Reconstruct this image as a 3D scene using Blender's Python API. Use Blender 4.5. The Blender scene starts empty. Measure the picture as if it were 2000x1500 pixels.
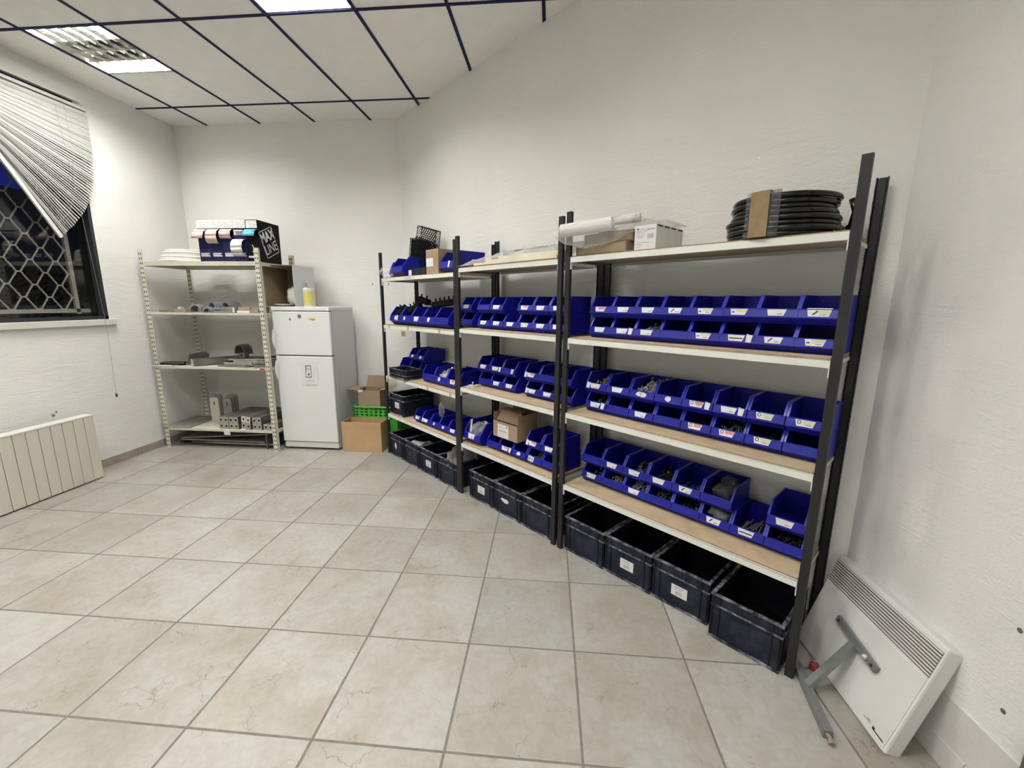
import bpy, math, random
from mathutils import Matrix, Vector, noise
random.seed(7)
sc = bpy.context.scene
COL = sc.collection
PI = math.pi

# ---------------------------------------------------------------- camera, world, exposure
CAM_H, ZC = 1.5201, 3.351                    # camera height, ceiling height
R_ = ((0.99565, 0.09284, 0.00727), (0.02463, -0.18689, -0.98207), (-0.08982, 0.97798, -0.18836))  # right, down, forward
r, dn, fw = (Vector(a).normalized() for a in R_)
cam = bpy.data.cameras.new('camera'); cam.sensor_fit = 'HORIZONTAL'; cam.sensor_width = 36
cam.lens = 36 * 827.06 / 2000; cam.clip_start = 0.02
cob = bpy.data.objects.new('camera', cam); COL.objects.link(cob)
fw = fw.normalized(); r = (r - fw * r.dot(fw)).normalized(); up = r.cross(fw)
m = Matrix.Identity(4)
for i in range(3):
    m[i][0], m[i][1], m[i][2] = r[i], up[i], -fw[i]
m.translation = (0, 0, CAM_H); cob.matrix_world = m
sc.camera = cob
w = bpy.data.worlds.new('night'); sc.world = w; w.use_nodes = True
w.node_tree.nodes['Background'].inputs[0].default_value = (0.10, 0.12, 0.16, 1)
w.node_tree.nodes['Background'].inputs[1].default_value = 0.03
vs = sc.view_settings; vs.view_transform = 'Standard'; vs.look = 'None'; vs.gamma = 1; vs.use_curve_mapping = False
vs.exposure = 0.50
LAMP = 88.0

# ---------------------------------------------------------------- materials
MATS = {}
def mat(name, col, rough=0.6, metal=0.0, var=0.0, vscale=8.0, bump=0.0, bscale=60.0, col2=None, trans=0.0, emit=0.0, alpha=1.0, coat=0.0, detail=4.0, spec=0.5, p0=0.35, p1=0.68):
    if name in MATS: return MATS[name]
    M = bpy.data.materials.new(name); M.use_nodes = True
    nt = M.node_tree; b = nt.nodes['Principled BSDF']
    b.inputs['Base Color'].default_value = (*col, 1); b.inputs['Roughness'].default_value = rough
    b.inputs['Metallic'].default_value = metal; b.inputs['Transmission Weight'].default_value = trans
    b.inputs['Alpha'].default_value = alpha; b.inputs['Coat Weight'].default_value = coat
    b.inputs['Specular IOR Level'].default_value = spec
    if emit:
        b.inputs['Emission Color'].default_value = (*col, 1); b.inputs['Emission Strength'].default_value = emit
    tc = None
    if var or bump:
        tc = nt.nodes.new('ShaderNodeTexCoord')
    if var:
        n = nt.nodes.new('ShaderNodeTexNoise'); n.inputs['Scale'].default_value = vscale; n.inputs['Detail'].default_value = detail
        n.inputs['Roughness'].default_value = 0.62
        nt.links.new(tc.outputs['Object'], n.inputs['Vector'])
        cr = nt.nodes.new('ShaderNodeValToRGB')
        c2 = col2 or tuple(c * (1 - var) for c in col)
        cr.color_ramp.elements[0].position = p0; cr.color_ramp.elements[1].position = p1
        cr.color_ramp.elements[0].color = (*c2, 1); cr.color_ramp.elements[1].color = (*col, 1)
        nt.links.new(n.outputs['Fac'], cr.inputs['Fac']); nt.links.new(cr.outputs['Color'], b.inputs['Base Color'])
    if bump:
        n = nt.nodes.new('ShaderNodeTexNoise'); n.inputs['Scale'].default_value = bscale; n.inputs['Detail'].default_value = 6
        nt.links.new(tc.outputs['Object'], n.inputs['Vector'])
        bp = nt.nodes.new('ShaderNodeBump'); bp.inputs['Strength'].default_value = bump; bp.inputs['Distance'].default_value = 0.01
        nt.links.new(n.outputs['Fac'], bp.inputs['Height']); nt.links.new(bp.outputs['Normal'], b.inputs['Normal'])
    MATS[name] = M
    return M

def tile_mat():
    M = bpy.data.materials.new('stone_look_tile'); M.use_nodes = True; nt = M.node_tree; N = nt.nodes; L = nt.links
    b = N['Principled BSDF']; b.inputs['Roughness'].default_value = 0.42
    geo = N.new('ShaderNodeNewGeometry'); oi = N.new('ShaderNodeObjectInfo')
    add = N.new('ShaderNodeVectorMath'); add.operation = 'MULTIPLY_ADD'
    add.inputs[1].default_value = (1, 1, 1)
    sc_ = N.new('ShaderNodeMath'); sc_.operation = 'MULTIPLY'; sc_.inputs[1].default_value = 37.0
    L.new(oi.outputs['Random'], sc_.inputs[0]); L.new(geo.outputs['Position'], add.inputs[0]); L.new(sc_.outputs[0], add.inputs[2])
    n1 = N.new('ShaderNodeTexNoise'); n1.inputs['Scale'].default_value = 2.6; n1.inputs['Detail'].default_value = 5; n1.inputs['Roughness'].default_value = 0.6
    n1.inputs['Distortion'].default_value = 0.5
    n2 = N.new('ShaderNodeTexNoise'); n2.inputs['Scale'].default_value = 26; n2.inputs['Detail'].default_value = 7; n2.inputs['Distortion'].default_value = 0.8
    n3 = N.new('ShaderNodeTexVoronoi'); n3.feature = 'DISTANCE_TO_EDGE'; n3.inputs['Scale'].default_value = 3.4
    dz = N.new('ShaderNodeTexNoise'); dz.inputs['Scale'].default_value = 5; dz.inputs['Detail'].default_value = 5
    for n in (n1, n2, dz): L.new(add.outputs[0], n.inputs['Vector'])
    ad2 = N.new('ShaderNodeVectorMath'); ad2.operation = 'MULTIPLY_ADD'; ad2.inputs[1].default_value = (0.55, 0.55, 0.2)
    L.new(dz.outputs['Color'], ad2.inputs[0]); L.new(add.outputs[0], ad2.inputs[2]); L.new(ad2.outputs[0], n3.inputs['Vector'])
    r1 = N.new('ShaderNodeValToRGB'); e = r1.color_ramp.elements
    e[0].position = 0.30; e[0].color = (0.285, 0.255, 0.208, 1); e[1].position = 0.72; e[1].color = (0.375, 0.375, 0.358, 1)
    x = e.new(0.5); x.color = (0.338, 0.323, 0.288, 1)
    L.new(n1.outputs['Fac'], r1.inputs['Fac'])
    mx = N.new('ShaderNodeMix'); mx.data_type = 'RGBA'; mx.blend_type = 'MULTIPLY'; mx.inputs[0].default_value = 1.0
    r2 = N.new('ShaderNodeValToRGB'); e = r2.color_ramp.elements
    e[0].position = 0.30; e[0].color = (0.87, 0.865, 0.85, 1); e[1].position = 0.6; e[1].color = (1, 1, 1, 1)
    L.new(n2.outputs['Fac'], r2.inputs['Fac']); L.new(r1.outputs[0], mx.inputs[6]); L.new(r2.outputs[0], mx.inputs[7])
    # fine slate-like cracks, only here and there
    r3 = N.new('ShaderNodeValToRGB'); e = r3.color_ramp.elements
    e[0].position = 0.0; e[0].color = (1, 1, 1, 1); e[1].position = 0.010; e[1].color = (0, 0, 0, 1)
    L.new(n3.outputs['Distance'], r3.inputs['Fac'])
    r4 = N.new('ShaderNodeValToRGB'); e = r4.color_ramp.elements
    e[0].position = 0.44; e[0].color = (0, 0, 0, 1); e[1].position = 0.58; e[1].color = (1, 1, 1, 1)
    n4 = N.new('ShaderNodeTexNoise'); n4.inputs['Scale'].default_value = 6; n4.inputs['Detail'].default_value = 3
    L.new(add.outputs[0], n4.inputs['Vector']); L.new(n4.outputs['Fac'], r4.inputs['Fac'])
    mu = N.new('ShaderNodeMath'); mu.operation = 'MULTIPLY'; L.new(r3.outputs[0], mu.inputs[0]); L.new(r4.outputs[0], mu.inputs[1])
    mf = N.new('ShaderNodeMath'); mf.operation = 'MULTIPLY'; mf.inputs[1].default_value = 0.75; L.new(mu.outputs[0], mf.inputs[0])
    mx2 = N.new('ShaderNodeMix'); mx2.data_type = 'RGBA'; L.new(mf.outputs[0], mx2.inputs[0]); L.new(mx.outputs[2], mx2.inputs[6]); mx2.inputs[7].default_value = (0.17, 0.13, 0.10, 1)
    # each tile a little lighter or darker
    rr = N.new('ShaderNodeMapRange'); rr.inputs[3].default_value = 0.90; rr.inputs[4].default_value = 1.06; L.new(oi.outputs['Random'], rr.inputs[0])
    mx3 = N.new('ShaderNodeMix'); mx3.data_type = 'RGBA'; mx3.blend_type = 'MULTIPLY'; mx3.inputs[0].default_value = 1.0
    L.new(mx2.outputs[2], mx3.inputs[6]); L.new(rr.outputs[0], mx3.inputs[7]); L.new(mx3.outputs[2], b.inputs['Base Color'])
    bp = N.new('ShaderNodeBump'); bp.inputs['Strength'].default_value = 0.25; bp.inputs['Distance'].default_value = 0.004
    hs = N.new('ShaderNodeMath'); hs.operation = 'MULTIPLY_ADD'; hs.inputs[1].default_value = -1.2
    L.new(mu.outputs[0], hs.inputs[0]); L.new(n2.outputs['Fac'], hs.inputs[2])
    L.new(hs.outputs[0], bp.inputs['Height']); L.new(bp.outputs[0], b.inputs['Normal'])
    return M

def wall_mat(name, col, strength):
    M = bpy.data.materials.new(name); M.use_nodes = True; nt = M.node_tree; N = nt.nodes; L = nt.links
    b = N['Principled BSDF']; b.inputs['Roughness'].default_value = 0.85; b.inputs['Specular IOR Level'].default_value = 0.25
    tc = N.new('ShaderNodeTexCoord')
    n1 = N.new('ShaderNodeTexNoise'); n1.inputs['Scale'].default_value = 1.3; n1.inputs['Detail'].default_value = 6
    L.new(tc.outputs['Object'], n1.inputs['Vector'])
    rp = N.new('ShaderNodeValToRGB'); e = rp.color_ramp.elements
    e[0].position = 0.3; e[0].color = tuple(c * 0.93 for c in col) + (1,); e[1].position = 0.65; e[1].color = (*col, 1)
    L.new(n1.outputs['Fac'], rp.inputs['Fac']); L.new(rp.outputs[0], b.inputs['Base Color'])
    n2 = N.new('ShaderNodeTexNoise'); n2.inputs['Scale'].default_value = 75; n2.inputs['Detail'].default_value = 4; n2.inputs['Roughness'].default_value = 0.6
    mp = N.new('ShaderNodeMapping'); mp.inputs['Scale'].default_value = (1, 1, 1.5)
    L.new(tc.outputs['Object'], mp.inputs[0]); L.new(mp.outputs[0], n2.inputs['Vector'])
    n3 = N.new('ShaderNodeTexNoise'); n3.inputs['Scale'].default_value = 9; n3.inputs['Detail'].default_value = 6; n3.inputs['Distortion'].default_value = 1.2
    mp3 = N.new('ShaderNodeMapping'); mp3.inputs['Scale'].default_value = (0.5, 0.5, 2.6)
    L.new(tc.outputs['Object'], mp3.inputs[0]); L.new(mp3.outputs[0], n3.inputs['Vector'])
    ad = N.new('ShaderNodeMath'); ad.operation = 'MULTIPLY_ADD'; ad.inputs[1].default_value = 1.1
    L.new(n3.outputs['Fac'], ad.inputs[0]); L.new(n2.outputs['Fac'], ad.inputs[2])
    bp = N.new('ShaderNodeBump'); bp.inputs['Strength'].default_value = strength; bp.inputs['Distance'].default_value = 0.006
    L.new(ad.outputs[0], bp.inputs['Height']); L.new(bp.outputs[0], b.inputs['Normal'])
    return M

def film_mat(name, col, amount, rough=0.12):
    M = bpy.data.materials.new(name); M.use_nodes = True; nt = M.node_tree; N = nt.nodes; L = nt.links
    out = N['Material Output']; b = N['Principled BSDF']
    b.inputs['Base Color'].default_value = (*col, 1); b.inputs['Roughness'].default_value = rough; b.inputs['Specular IOR Level'].default_value = 0.9
    t = N.new('ShaderNodeBsdfTransparent'); mx = N.new('ShaderNodeMixShader')
    lw = N.new('ShaderNodeLayerWeight'); lw.inputs[0].default_value = 0.45
    tc = N.new('ShaderNodeTexCoord'); n = N.new('ShaderNodeTexNoise'); n.inputs['Scale'].default_value = 30; n.inputs['Detail'].default_value = 4
    L.new(tc.outputs['Object'], n.inputs[0])
    a = N.new('ShaderNodeMath'); a.operation = 'MULTIPLY_ADD'; a.inputs[1].default_value = 0.42; a.inputs[2].default_value = amount; a.use_clamp = True
    L.new(lw.outputs['Facing'], a.inputs[0]); L.new(a.outputs[0], mx.inputs[0]); L.new(t.outputs[0], mx.inputs[1]); L.new(b.outputs[0], mx.inputs[2])
    bp = N.new('ShaderNodeBump'); bp.inputs['Strength'].default_value = 0.8; bp.inputs['Distance'].default_value = 0.01
    L.new(n.outputs['Fac'], bp.inputs['Height']); L.new(bp.outputs[0], b.inputs['Normal'])
    L.new(mx.outputs[0], out.inputs['Surface'])
    return M

WALL = (0.80, 0.795, 0.765)
M_wall = wall_mat('white_roughcast_paint', WALL, 0.55)
M_wallL = wall_mat('white_plaster_paint', WALL, 0.6)
M_tile = tile_mat()
M_grout = mat('tile_grout', (0.19, 0.175, 0.15), 0.9, var=0.3, vscale=20)
M_ceil = mat('ceiling_panel_white', (0.88, 0.875, 0.83), 0.9, var=0.05, vscale=6)
M_tbar = mat('navy_ceiling_grid', (0.012, 0.013, 0.065), 0.6, spec=0.15)
M_base = mat('skirting_tile', (0.36, 0.325, 0.27), 0.5, var=0.2, vscale=9)
M_plinth = mat('painted_plinth', (0.64, 0.63, 0.60), 0.7, var=0.06, vscale=4, bump=0.2, bscale=60)
M_blue = mat('blue_plastic', (0.006, 0.0085, 0.245), 0.40, var=0.2, vscale=9, spec=0.28)
M_bluel = mat('blue_plastic_rim', (0.012, 0.018, 0.31), 0.36, spec=0.4)
M_paper = mat('label_paper', (0.64, 0.63, 0.625), 0.7)
M_red = mat('label_red', (0.52, 0.22, 0.20), 0.7)
M_green = mat('label_green', (0.50, 0.55, 0.33), 0.7)
M_pblue = mat('label_pale_blue', (0.56, 0.70, 0.74), 0.7)
M_ink = mat('black_ink', (0.02, 0.02, 0.022), 0.6)
M_gink = mat('grey_ink', (0.28, 0.28, 0.28), 0.7)
M_crate = mat('dark_crate_plastic', (0.010, 0.0115, 0.020), 0.5, var=0.5, vscale=11, col2=(0.006, 0.0065, 0.011), spec=0.25)
M_scuff = mat('scuffed_crate_plastic', (0.26, 0.27, 0.31), 0.6, var=0.8, vscale=18, col2=(0.014, 0.016, 0.026), spec=0.3, p0=0.44, p1=0.66, detail=8)
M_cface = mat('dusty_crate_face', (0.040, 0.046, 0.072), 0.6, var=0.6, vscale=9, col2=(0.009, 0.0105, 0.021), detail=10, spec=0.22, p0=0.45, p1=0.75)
M_post = mat('anthracite_steel', (0.0165, 0.0165, 0.0175), 0.5, var=0.2, vscale=5, spec=0.3)
M_postd = mat('slot_black', (0.006, 0.006, 0.006), 0.8)
M_beam = mat('off_white_steel', (0.72, 0.725, 0.665), 0.42, var=0.08, vscale=6)
M_galv = mat('galvanised_steel', (0.27, 0.28, 0.275), 0.45, metal=0.4, var=0.3, vscale=10)
M_board = mat('chipboard', (0.50, 0.385, 0.25), 0.75, var=0.18, vscale=14, detail=9)
M_bedge = mat('chipboard_edge', (0.34, 0.24, 0.145), 0.85, var=0.3, vscale=60)
M_tape = mat('tan_tape', (0.40, 0.32, 0.18), 0.5)
M_card = mat('brown_cardboard', (0.31, 0.22, 0.14), 0.8, var=0.12, vscale=7)
M_cardi = mat('brown_cardboard_inside', (0.25, 0.18, 0.115), 0.85, var=0.12, vscale=7)
M_cardd = mat('darker_cardboard', (0.29, 0.215, 0.14), 0.8, var=0.12, vscale=7)
M_mdf = mat('mdf_board', (0.43, 0.29, 0.145), 0.7, var=0.12, vscale=6)
M_white = mat('white_enamel', (0.66, 0.67, 0.66), 0.3)
M_whited = mat('white_plastic', (0.62, 0.62, 0.585), 0.45)
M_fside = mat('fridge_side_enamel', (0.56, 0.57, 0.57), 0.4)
M_gasket = mat('grey_gasket', (0.12, 0.12, 0.12), 0.7)
M_cream = mat('cream_enamel', (0.60, 0.575, 0.47), 0.5, var=0.12, vscale=6)
M_hole = mat('hole_dark', (0.022, 0.018, 0.014), 0.9)
M_rad = mat('cream_radiator', (0.58, 0.555, 0.475), 0.4)
M_steel = mat('dull_steel', (0.29, 0.28, 0.25), 0.5, metal=0.25, var=0.3, vscale=9)
M_dsteel = mat('oiled_steel', (0.17, 0.165, 0.15), 0.5, metal=0.3, var=0.4, vscale=7)
M_zinc = mat('zinc_plated', (0.42, 0.41, 0.365), 0.45, metal=0.15, var=0.3, vscale=15)
M_bolt = mat('bright_zinc', (0.72, 0.72, 0.71), 0.3, metal=0.55)
M_brass = mat('yellow_zinc', (0.52, 0.42, 0.24), 0.35, metal=0.8)
M_dbolt = mat('black_oxide', (0.05, 0.05, 0.05), 0.4, metal=0.6)
M_gplast = mat('grey_pvc', (0.22, 0.225, 0.24), 0.5, var=0.15, vscale=8)
M_blk = mat('black_rubber', (0.006, 0.006, 0.006), 0.22, spec=0.4)
M_blkw = mat('black_wire', (0.004, 0.004, 0.004), 0.6, spec=0.15)
M_btape = mat('brown_parcel_tape', (0.26, 0.18, 0.095), 0.25, var=0.25, vscale=15)
M_film = film_mat('clear_film', (0.80, 0.80, 0.80), 0.06)
M_filmg = film_mat('grey_film', (0.14, 0.145, 0.145), 0.28, 0.3)
M_film2 = film_mat('wrinkled_film', (0.78, 0.77, 0.76), 0.16)
M_foam = mat('beige_sheet', (0.62, 0.53, 0.36), 0.7)
M_wpaper = mat('white_roll_paper', (0.64, 0.62, 0.60), 0.7)
M_wcable = mat('white_tube', (0.66, 0.66, 0.60), 0.4)
M_navy = mat('navy_card', (0.014, 0.014, 0.065), 0.55, spec=0.2)
M_black = mat('black_card', (0.0045, 0.0048, 0.0055), 0.65, spec=0.12)
M_pink = mat('pale_pink_band', (0.60, 0.45, 0.39), 0.7)
M_cyan = mat('cyan_band', (0.11, 0.42, 0.50), 0.6)
M_gcrate = mat('green_plastic', (0.075, 0.42, 0.05), 0.4)
M_yel = mat('yellow_label', (0.62, 0.53, 0.16), 0.5)
M_stain = mat('yellow_stain', (0.42, 0.30, 0.06), 0.7)
M_slat = mat('blind_slat', (0.40, 0.40, 0.375), 0.45)
M_frame = mat('dark_aluminium', (0.022, 0.023, 0.026), 0.4)
M_grille = mat('white_grille_steel', (0.82, 0.80, 0.70), 0.45, var=0.15, vscale=10)
M_alu = mat('bright_aluminium', (0.75, 0.74, 0.71), 0.12, metal=1.0)
M_lamp = mat('lamp_glow', (1.0, 0.985, 0.955), 0.5, emit=LAMP)
M_lhouse = mat('lamp_housing', (0.60, 0.60, 0.57), 0.4)
M_leaf = mat('shrub_leaf', (0.07, 0.12, 0.04), 0.6, var=0.5, vscale=12)
M_ground = mat('outside_ground', (0.06, 0.06, 0.06), 0.9)
M_sign = mat('blue_sign_glow', (0.03, 0.05, 0.55), 0.4, emit=0.16)
M_redb = mat('red_plastic', (0.26, 0.02, 0.03), 0.5)
M_heat = mat('white_heater_enamel', (0.67, 0.67, 0.65), 0.35)
M_slot = mat('heater_slot_dark', (0.10, 0.09, 0.075), 0.8)
def glass():
    M = bpy.data.materials.new('window_glass'); M.use_nodes = True; nt = M.node_tree; N = nt.nodes
    t = N.new('ShaderNodeBsdfTransparent'); g = N.new('ShaderNodeBsdfGlossy'); g.inputs['Roughness'].default_value = 0.02
    f = N.new('ShaderNodeFresnel'); f.inputs[0].default_value = 1.38; mx = N.new('ShaderNodeMixShader')
    nt.links.new(f.outputs[0], mx.inputs[0]); nt.links.new(t.outputs[0], mx.inputs[1]); nt.links.new(g.outputs[0], mx.inputs[2])
    nt.links.new(mx.outputs[0], N['Material Output'].inputs['Surface'])
    return M
M_glass = glass()

# ---------------------------------------------------------------- mesh helpers
class MB:
    def __init__(s): s.v = []; s.f = []; s.mi = []; s.M = None; s.cur = 0
    def add(s, vs_, fs, mi=None):
        o = len(s.v); mi = s.cur if mi is None else mi
        for p in vs_:
            p = Vector(p)
            s.v.append(tuple(s.M @ p if s.M else p))
        for f in fs: s.f.append(tuple(i + o for i in f)); s.mi.append(mi)
        return s
    def box(s, x0, x1, y0, y1, z0, z1, mi=None):
        return s.add([(x0,y0,z0),(x1,y0,z0),(x1,y1,z0),(x0,y1,z0),(x0,y0,z1),(x1,y0,z1),(x1,y1,z1),(x0,y1,z1)],
                     [(0,3,2,1),(4,5,6,7),(0,1,5,4),(1,2,6,5),(2,3,7,6),(3,0,4,7)], mi)
    def quad(s, a, b, c, d, mi=None): return s.add([a,b,c,d], [(0,1,2,3)], mi)
    def prism(s, poly, t0, t1, plane='yz', mi=None):
        n = len(poly)
        if plane == 'yz': A = [(t0,a,b) for a,b in poly]; B = [(t1,a,b) for a,b in poly]
        elif plane == 'xy': A = [(a,b,t0) for a,b in poly]; B = [(a,b,t1) for a,b in poly]
        else: A = [(a,t0,b) for a,b in poly]; B = [(a,t1,b) for a,b in poly]
        fs = [tuple(range(n)), tuple(range(2*n-1, n-1, -1))] + [(i, n+i, n+(i+1)%n, (i+1)%n) for i in range(n)]
        fs = [f[::-1] for f in fs] if plane != 'xz' else fs
        return s.add(A+B, fs, mi)
    def bar(s, a, b, wd, th, upv=(0,0,1), mi=None):
        a, b = Vector(a), Vector(b); d = (b-a).normalized(); u = Vector(upv); x = d.cross(u)
        if x.length < 1e-5: x = d.cross(Vector((1,0,0)))
        x.normalize(); y = x.cross(d).normalized(); x = x*wd/2; y = y*th/2
        return s.add([a-x-y,a+x-y,a+x+y,a-x+y,b-x-y,b+x-y,b+x+y,b-x+y], [(0,3,2,1),(4,5,6,7),(0,1,5,4),(1,2,6,5),(2,3,7,6),(3,0,4,7)][::1], mi)
    def tube(s, pts, rad, n=6, closed=False, mi=None):
        P = [Vector(p) for p in pts]; k = len(P); rings = []
        prev = None
        for i in range(k):
            if closed: d = P[(i+1)%k] - P[i-1]
            else: d = P[min(i+1,k-1)] - P[max(i-1,0)]
            d.normalize()
            if prev is None:
                x = d.orthogonal().normalized()
            else:
                x = (prev - d*prev.dot(d))
                x = x.normalized() if x.length > 1e-6 else d.orthogonal().normalized()
            prev = x; y = d.cross(x); rr = rad[i] if isinstance(rad, (list,tuple)) else rad
            rings.append([P[i] + (x*math.cos(2*PI*j/n) + y*math.sin(2*PI*j/n))*rr for j in range(n)])
        vs_ = [p for rg in rings for p in rg]; fs = []
        for i in range(k if closed else k-1):
            a, b = i*n, ((i+1)%k)*n
            for j in range(n): fs.append((a+j, a+(j+1)%n, b+(j+1)%n, b+j))
        if not closed: fs += [tuple(range(n))[::-1], tuple((k-1)*n+j for j in range(n))]
        return s.add(vs_, fs, mi)
    def lathe(s, prof, n=20, mi=None, cap=True):
        k = len(prof); vs_ = [(rr*math.cos(2*PI*j/n), rr*math.sin(2*PI*j/n), z) for rr, z in prof for j in range(n)]
        fs = [(i*n+j, i*n+(j+1)%n, (i+1)*n+(j+1)%n, (i+1)*n+j) for i in range(k-1) for j in range(n)]
        if cap: fs += [tuple(range(n))[::-1], tuple((k-1)*n+j for j in range(n))]
        return s.add(vs_, fs, mi)
    def build(s, name, mats, parent=None, smooth=False, bevel=0.0):
        me = bpy.data.meshes.new(name); me.from_pydata(s.v, [], s.f)
        for M in (mats if isinstance(mats, (list,tuple)) else [mats]): me.materials.append(M)
        me.polygons.foreach_set('material_index', s.mi)
        if smooth: me.polygons.foreach_set('use_smooth', [True]*len(s.f))
        me.update()
        return link(name, me, parent, bevel)
def link(name, me, parent=None, bevel=0.0):
    o = bpy.data.objects.new(name, me); COL.objects.link(o)
    if parent: o.parent = parent
    if bevel:
        b = o.modifiers.new('bevel', 'BEVEL'); b.width = bevel; b.segments = 2; b.limit_method = 'ANGLE'
    return o
def tag(o, label=None, cat=None, group=None, kind=None):
    if label: o['label'] = label
    if cat: o['category'] = cat
    if group: o['group'] = group
    if kind: o['kind'] = kind
    return o
def thing(name, label, cat, loc=(0,0,0), rz=0.0, group=None, rx=0.0, ry=0.0):
    o = bpy.data.objects.new(name, None); o.empty_display_size = 0.05; COL.objects.link(o)
    o.location = loc; o.rotation_euler = (rx, ry, rz)
    return tag(o, label, cat, group)
def place(o, loc, rz=0.0, rx=0.0, ry=0.0):
    o.location = loc; o.rotation_euler = (rx, ry, rz); return o
def lettering(name, text, size, M, parent, loc, rot, sx=1.0, bold=0.0, align='CENTER'):
    cu = bpy.data.curves.new(name, 'FONT'); cu.body = text; cu.size = size; cu.align_x = align; cu.align_y = 'CENTER'; cu.offset = bold
    t = bpy.data.objects.new(name, cu); COL.objects.link(t)
    dg = bpy.context.evaluated_depsgraph_get(); me = bpy.data.meshes.new_from_object(t.evaluated_get(dg))
    bpy.data.objects.remove(t); bpy.data.curves.remove(cu)
    me.materials.clear(); me.materials.append(M)
    for v in me.vertices: v.co.x *= sx
    o = link(name, me, parent); o.location = loc; o.rotation_euler = rot
    return o

# ---------------------------------------------------------------- the room
XL, YB = -4.08, 4.61                          # left wall, back wall
XR, YC, XD = 1.347, 1.855, -1.61              # right wall, where the slanted wall meets the right wall and the back wall
YR = -2.6                                     # wall behind the camera
ROOM = [(XL, YR), (XR, YR), (XR, YC), (XD, YB), (XL, YB)]   # counter-clockwise, convex
def clip(poly):
    for i in range(len(ROOM)):
        (ax, ay), (bx, by) = ROOM[i], ROOM[(i+1) % len(ROOM)]
        side = lambda p: (bx-ax)*(p[1]-ay) - (by-ay)*(p[0]-ax)
        out = []
        for k in range(len(poly)):
            p, q = poly[k], poly[(k+1) % len(poly)]; sp, sq = side(p), side(q)
            if sp >= 0: out.append(p)
            if sp*sq < 0:
                t = sp/(sp-sq); out.append((p[0]+(q[0]-p[0])*t, p[1]+(q[1]-p[1])*t))
        poly = out
        if not poly: return []
    return poly
def area(p): return abs(sum(p[i][0]*p[(i+1)%len(p)][1]-p[(i+1)%len(p)][0]*p[i][1] for i in range(len(p))))/2

fl = MB().prism([(p[0], p[1]) for p in ROOM], -0.06, -0.0025, 'xy').build('floor', M_grout); tag(fl, kind='structure')
TS, TA = 0.47433, 0.00997
ca, sa = math.cos(TA), math.sin(TA); G = 0.0042
for i in range(-6, 9):
    for j in range(-4, 13):
        u0, v1 = -1.74347 + TS*i, 3.5428 - TS*j; cx, cy = u0+TS/2, v1-TS/2; h = TS/2-G
        q = [(cx-h,cy-h),(cx+h,cy-h),(cx+h,cy+h),(cx-h,cy+h)]
        q = clip([(ca*a-sa*b, sa*a+ca*b) for a, b in q])
        if len(q) < 3 or area(q) < 0.002: continue
        mx, my = sum(p[0] for p in q)/len(q), sum(p[1] for p in q)/len(q)
        b = MB(); n = len(q); ins = [(mx+(p[0]-mx)*0.992, my+(p[1]-my)*0.992) for p in q]
        b.add([(p[0]-mx,p[1]-my,-0.004) for p in q]+[(p[0]-mx,p[1]-my,-0.0012) for p in q]+[(p[0]-mx,p[1]-my,0.0) for p in ins],
              [tuple(range(2*n,3*n))]+[(k,(k+1)%n,n+(k+1)%n,n+k) for k in range(n)]+[(n+k,n+(k+1)%n,2*n+(k+1)%n,2*n+k) for k in range(n)])
        o = b.build('tile', M_tile, fl); o.location = (mx, my, 0)

# ceiling: panels between dark blue bars; lamps fill half a panel
ce = MB().prism([(p[0], p[1]) for p in ROOM], ZC+0.13, ZC+0.18, 'xy').build('ceiling', M_ceil); tag(ce, kind='structure')
GX, GY = -3.6989, 2.9944
LIGHTS = [(0, GY), (3, GY-0.6), (5, GY-2.4), (1, GY-2.4), (5, GY-4.2), (1, GY-4.2)]
def panel(x0, x1, y0, y1):
    q = clip([(x0,y0),(x1,y0),(x1,y1),(x0,y1)])
    if len(q) < 3 or area(q) < 0.001: return
    mx, my = sum(p[0] for p in q)/len(q), sum(p[1] for p in q)/len(q)
    o = MB().prism([(p[0]-mx, p[1]-my) for p in q], 0.0, 0.012, 'xy').build('ceiling_panel', M_ceil, ce); o.location = (mx, my, ZC)
for i in range(-1, 9):
    for j in range(-5, 2):
        x0, y0 = GX+0.6*i, GY+1.2*j; cuts = [(y0, y0+1.2)]
        for li, ly in LIGHTS:
            if li == i and y0-0.01 < ly < y0+1.19:
                cuts = [c for c in ((y0, ly), (ly+0.6, y0+1.2)) if c[1]-c[0] > 0.05]
        for a, b in cuts: panel(x0, x0+0.6, a, b)
BW = 0.011
for i in range(0, 9):
    q = clip([(GX+0.6*i-BW, YR),(GX+0.6*i+BW, YR),(GX+0.6*i+BW, YB),(GX+0.6*i-BW, YB)])
    if len(q) > 2: MB().prism(q, ZC-0.006, ZC+0.002, 'xy').build('grid_bar', M_tbar, ce)
for j in range(-4, 2):
    y = GY+1.2*j; q = clip([(XL, y-BW),(XR, y-BW),(XR, y+BW),(XL, y+BW)])
    if len(q) > 2: MB().prism(q, ZC-0.0055, ZC+0.002, 'xy').build('grid_bar', M_tbar, ce)

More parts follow.
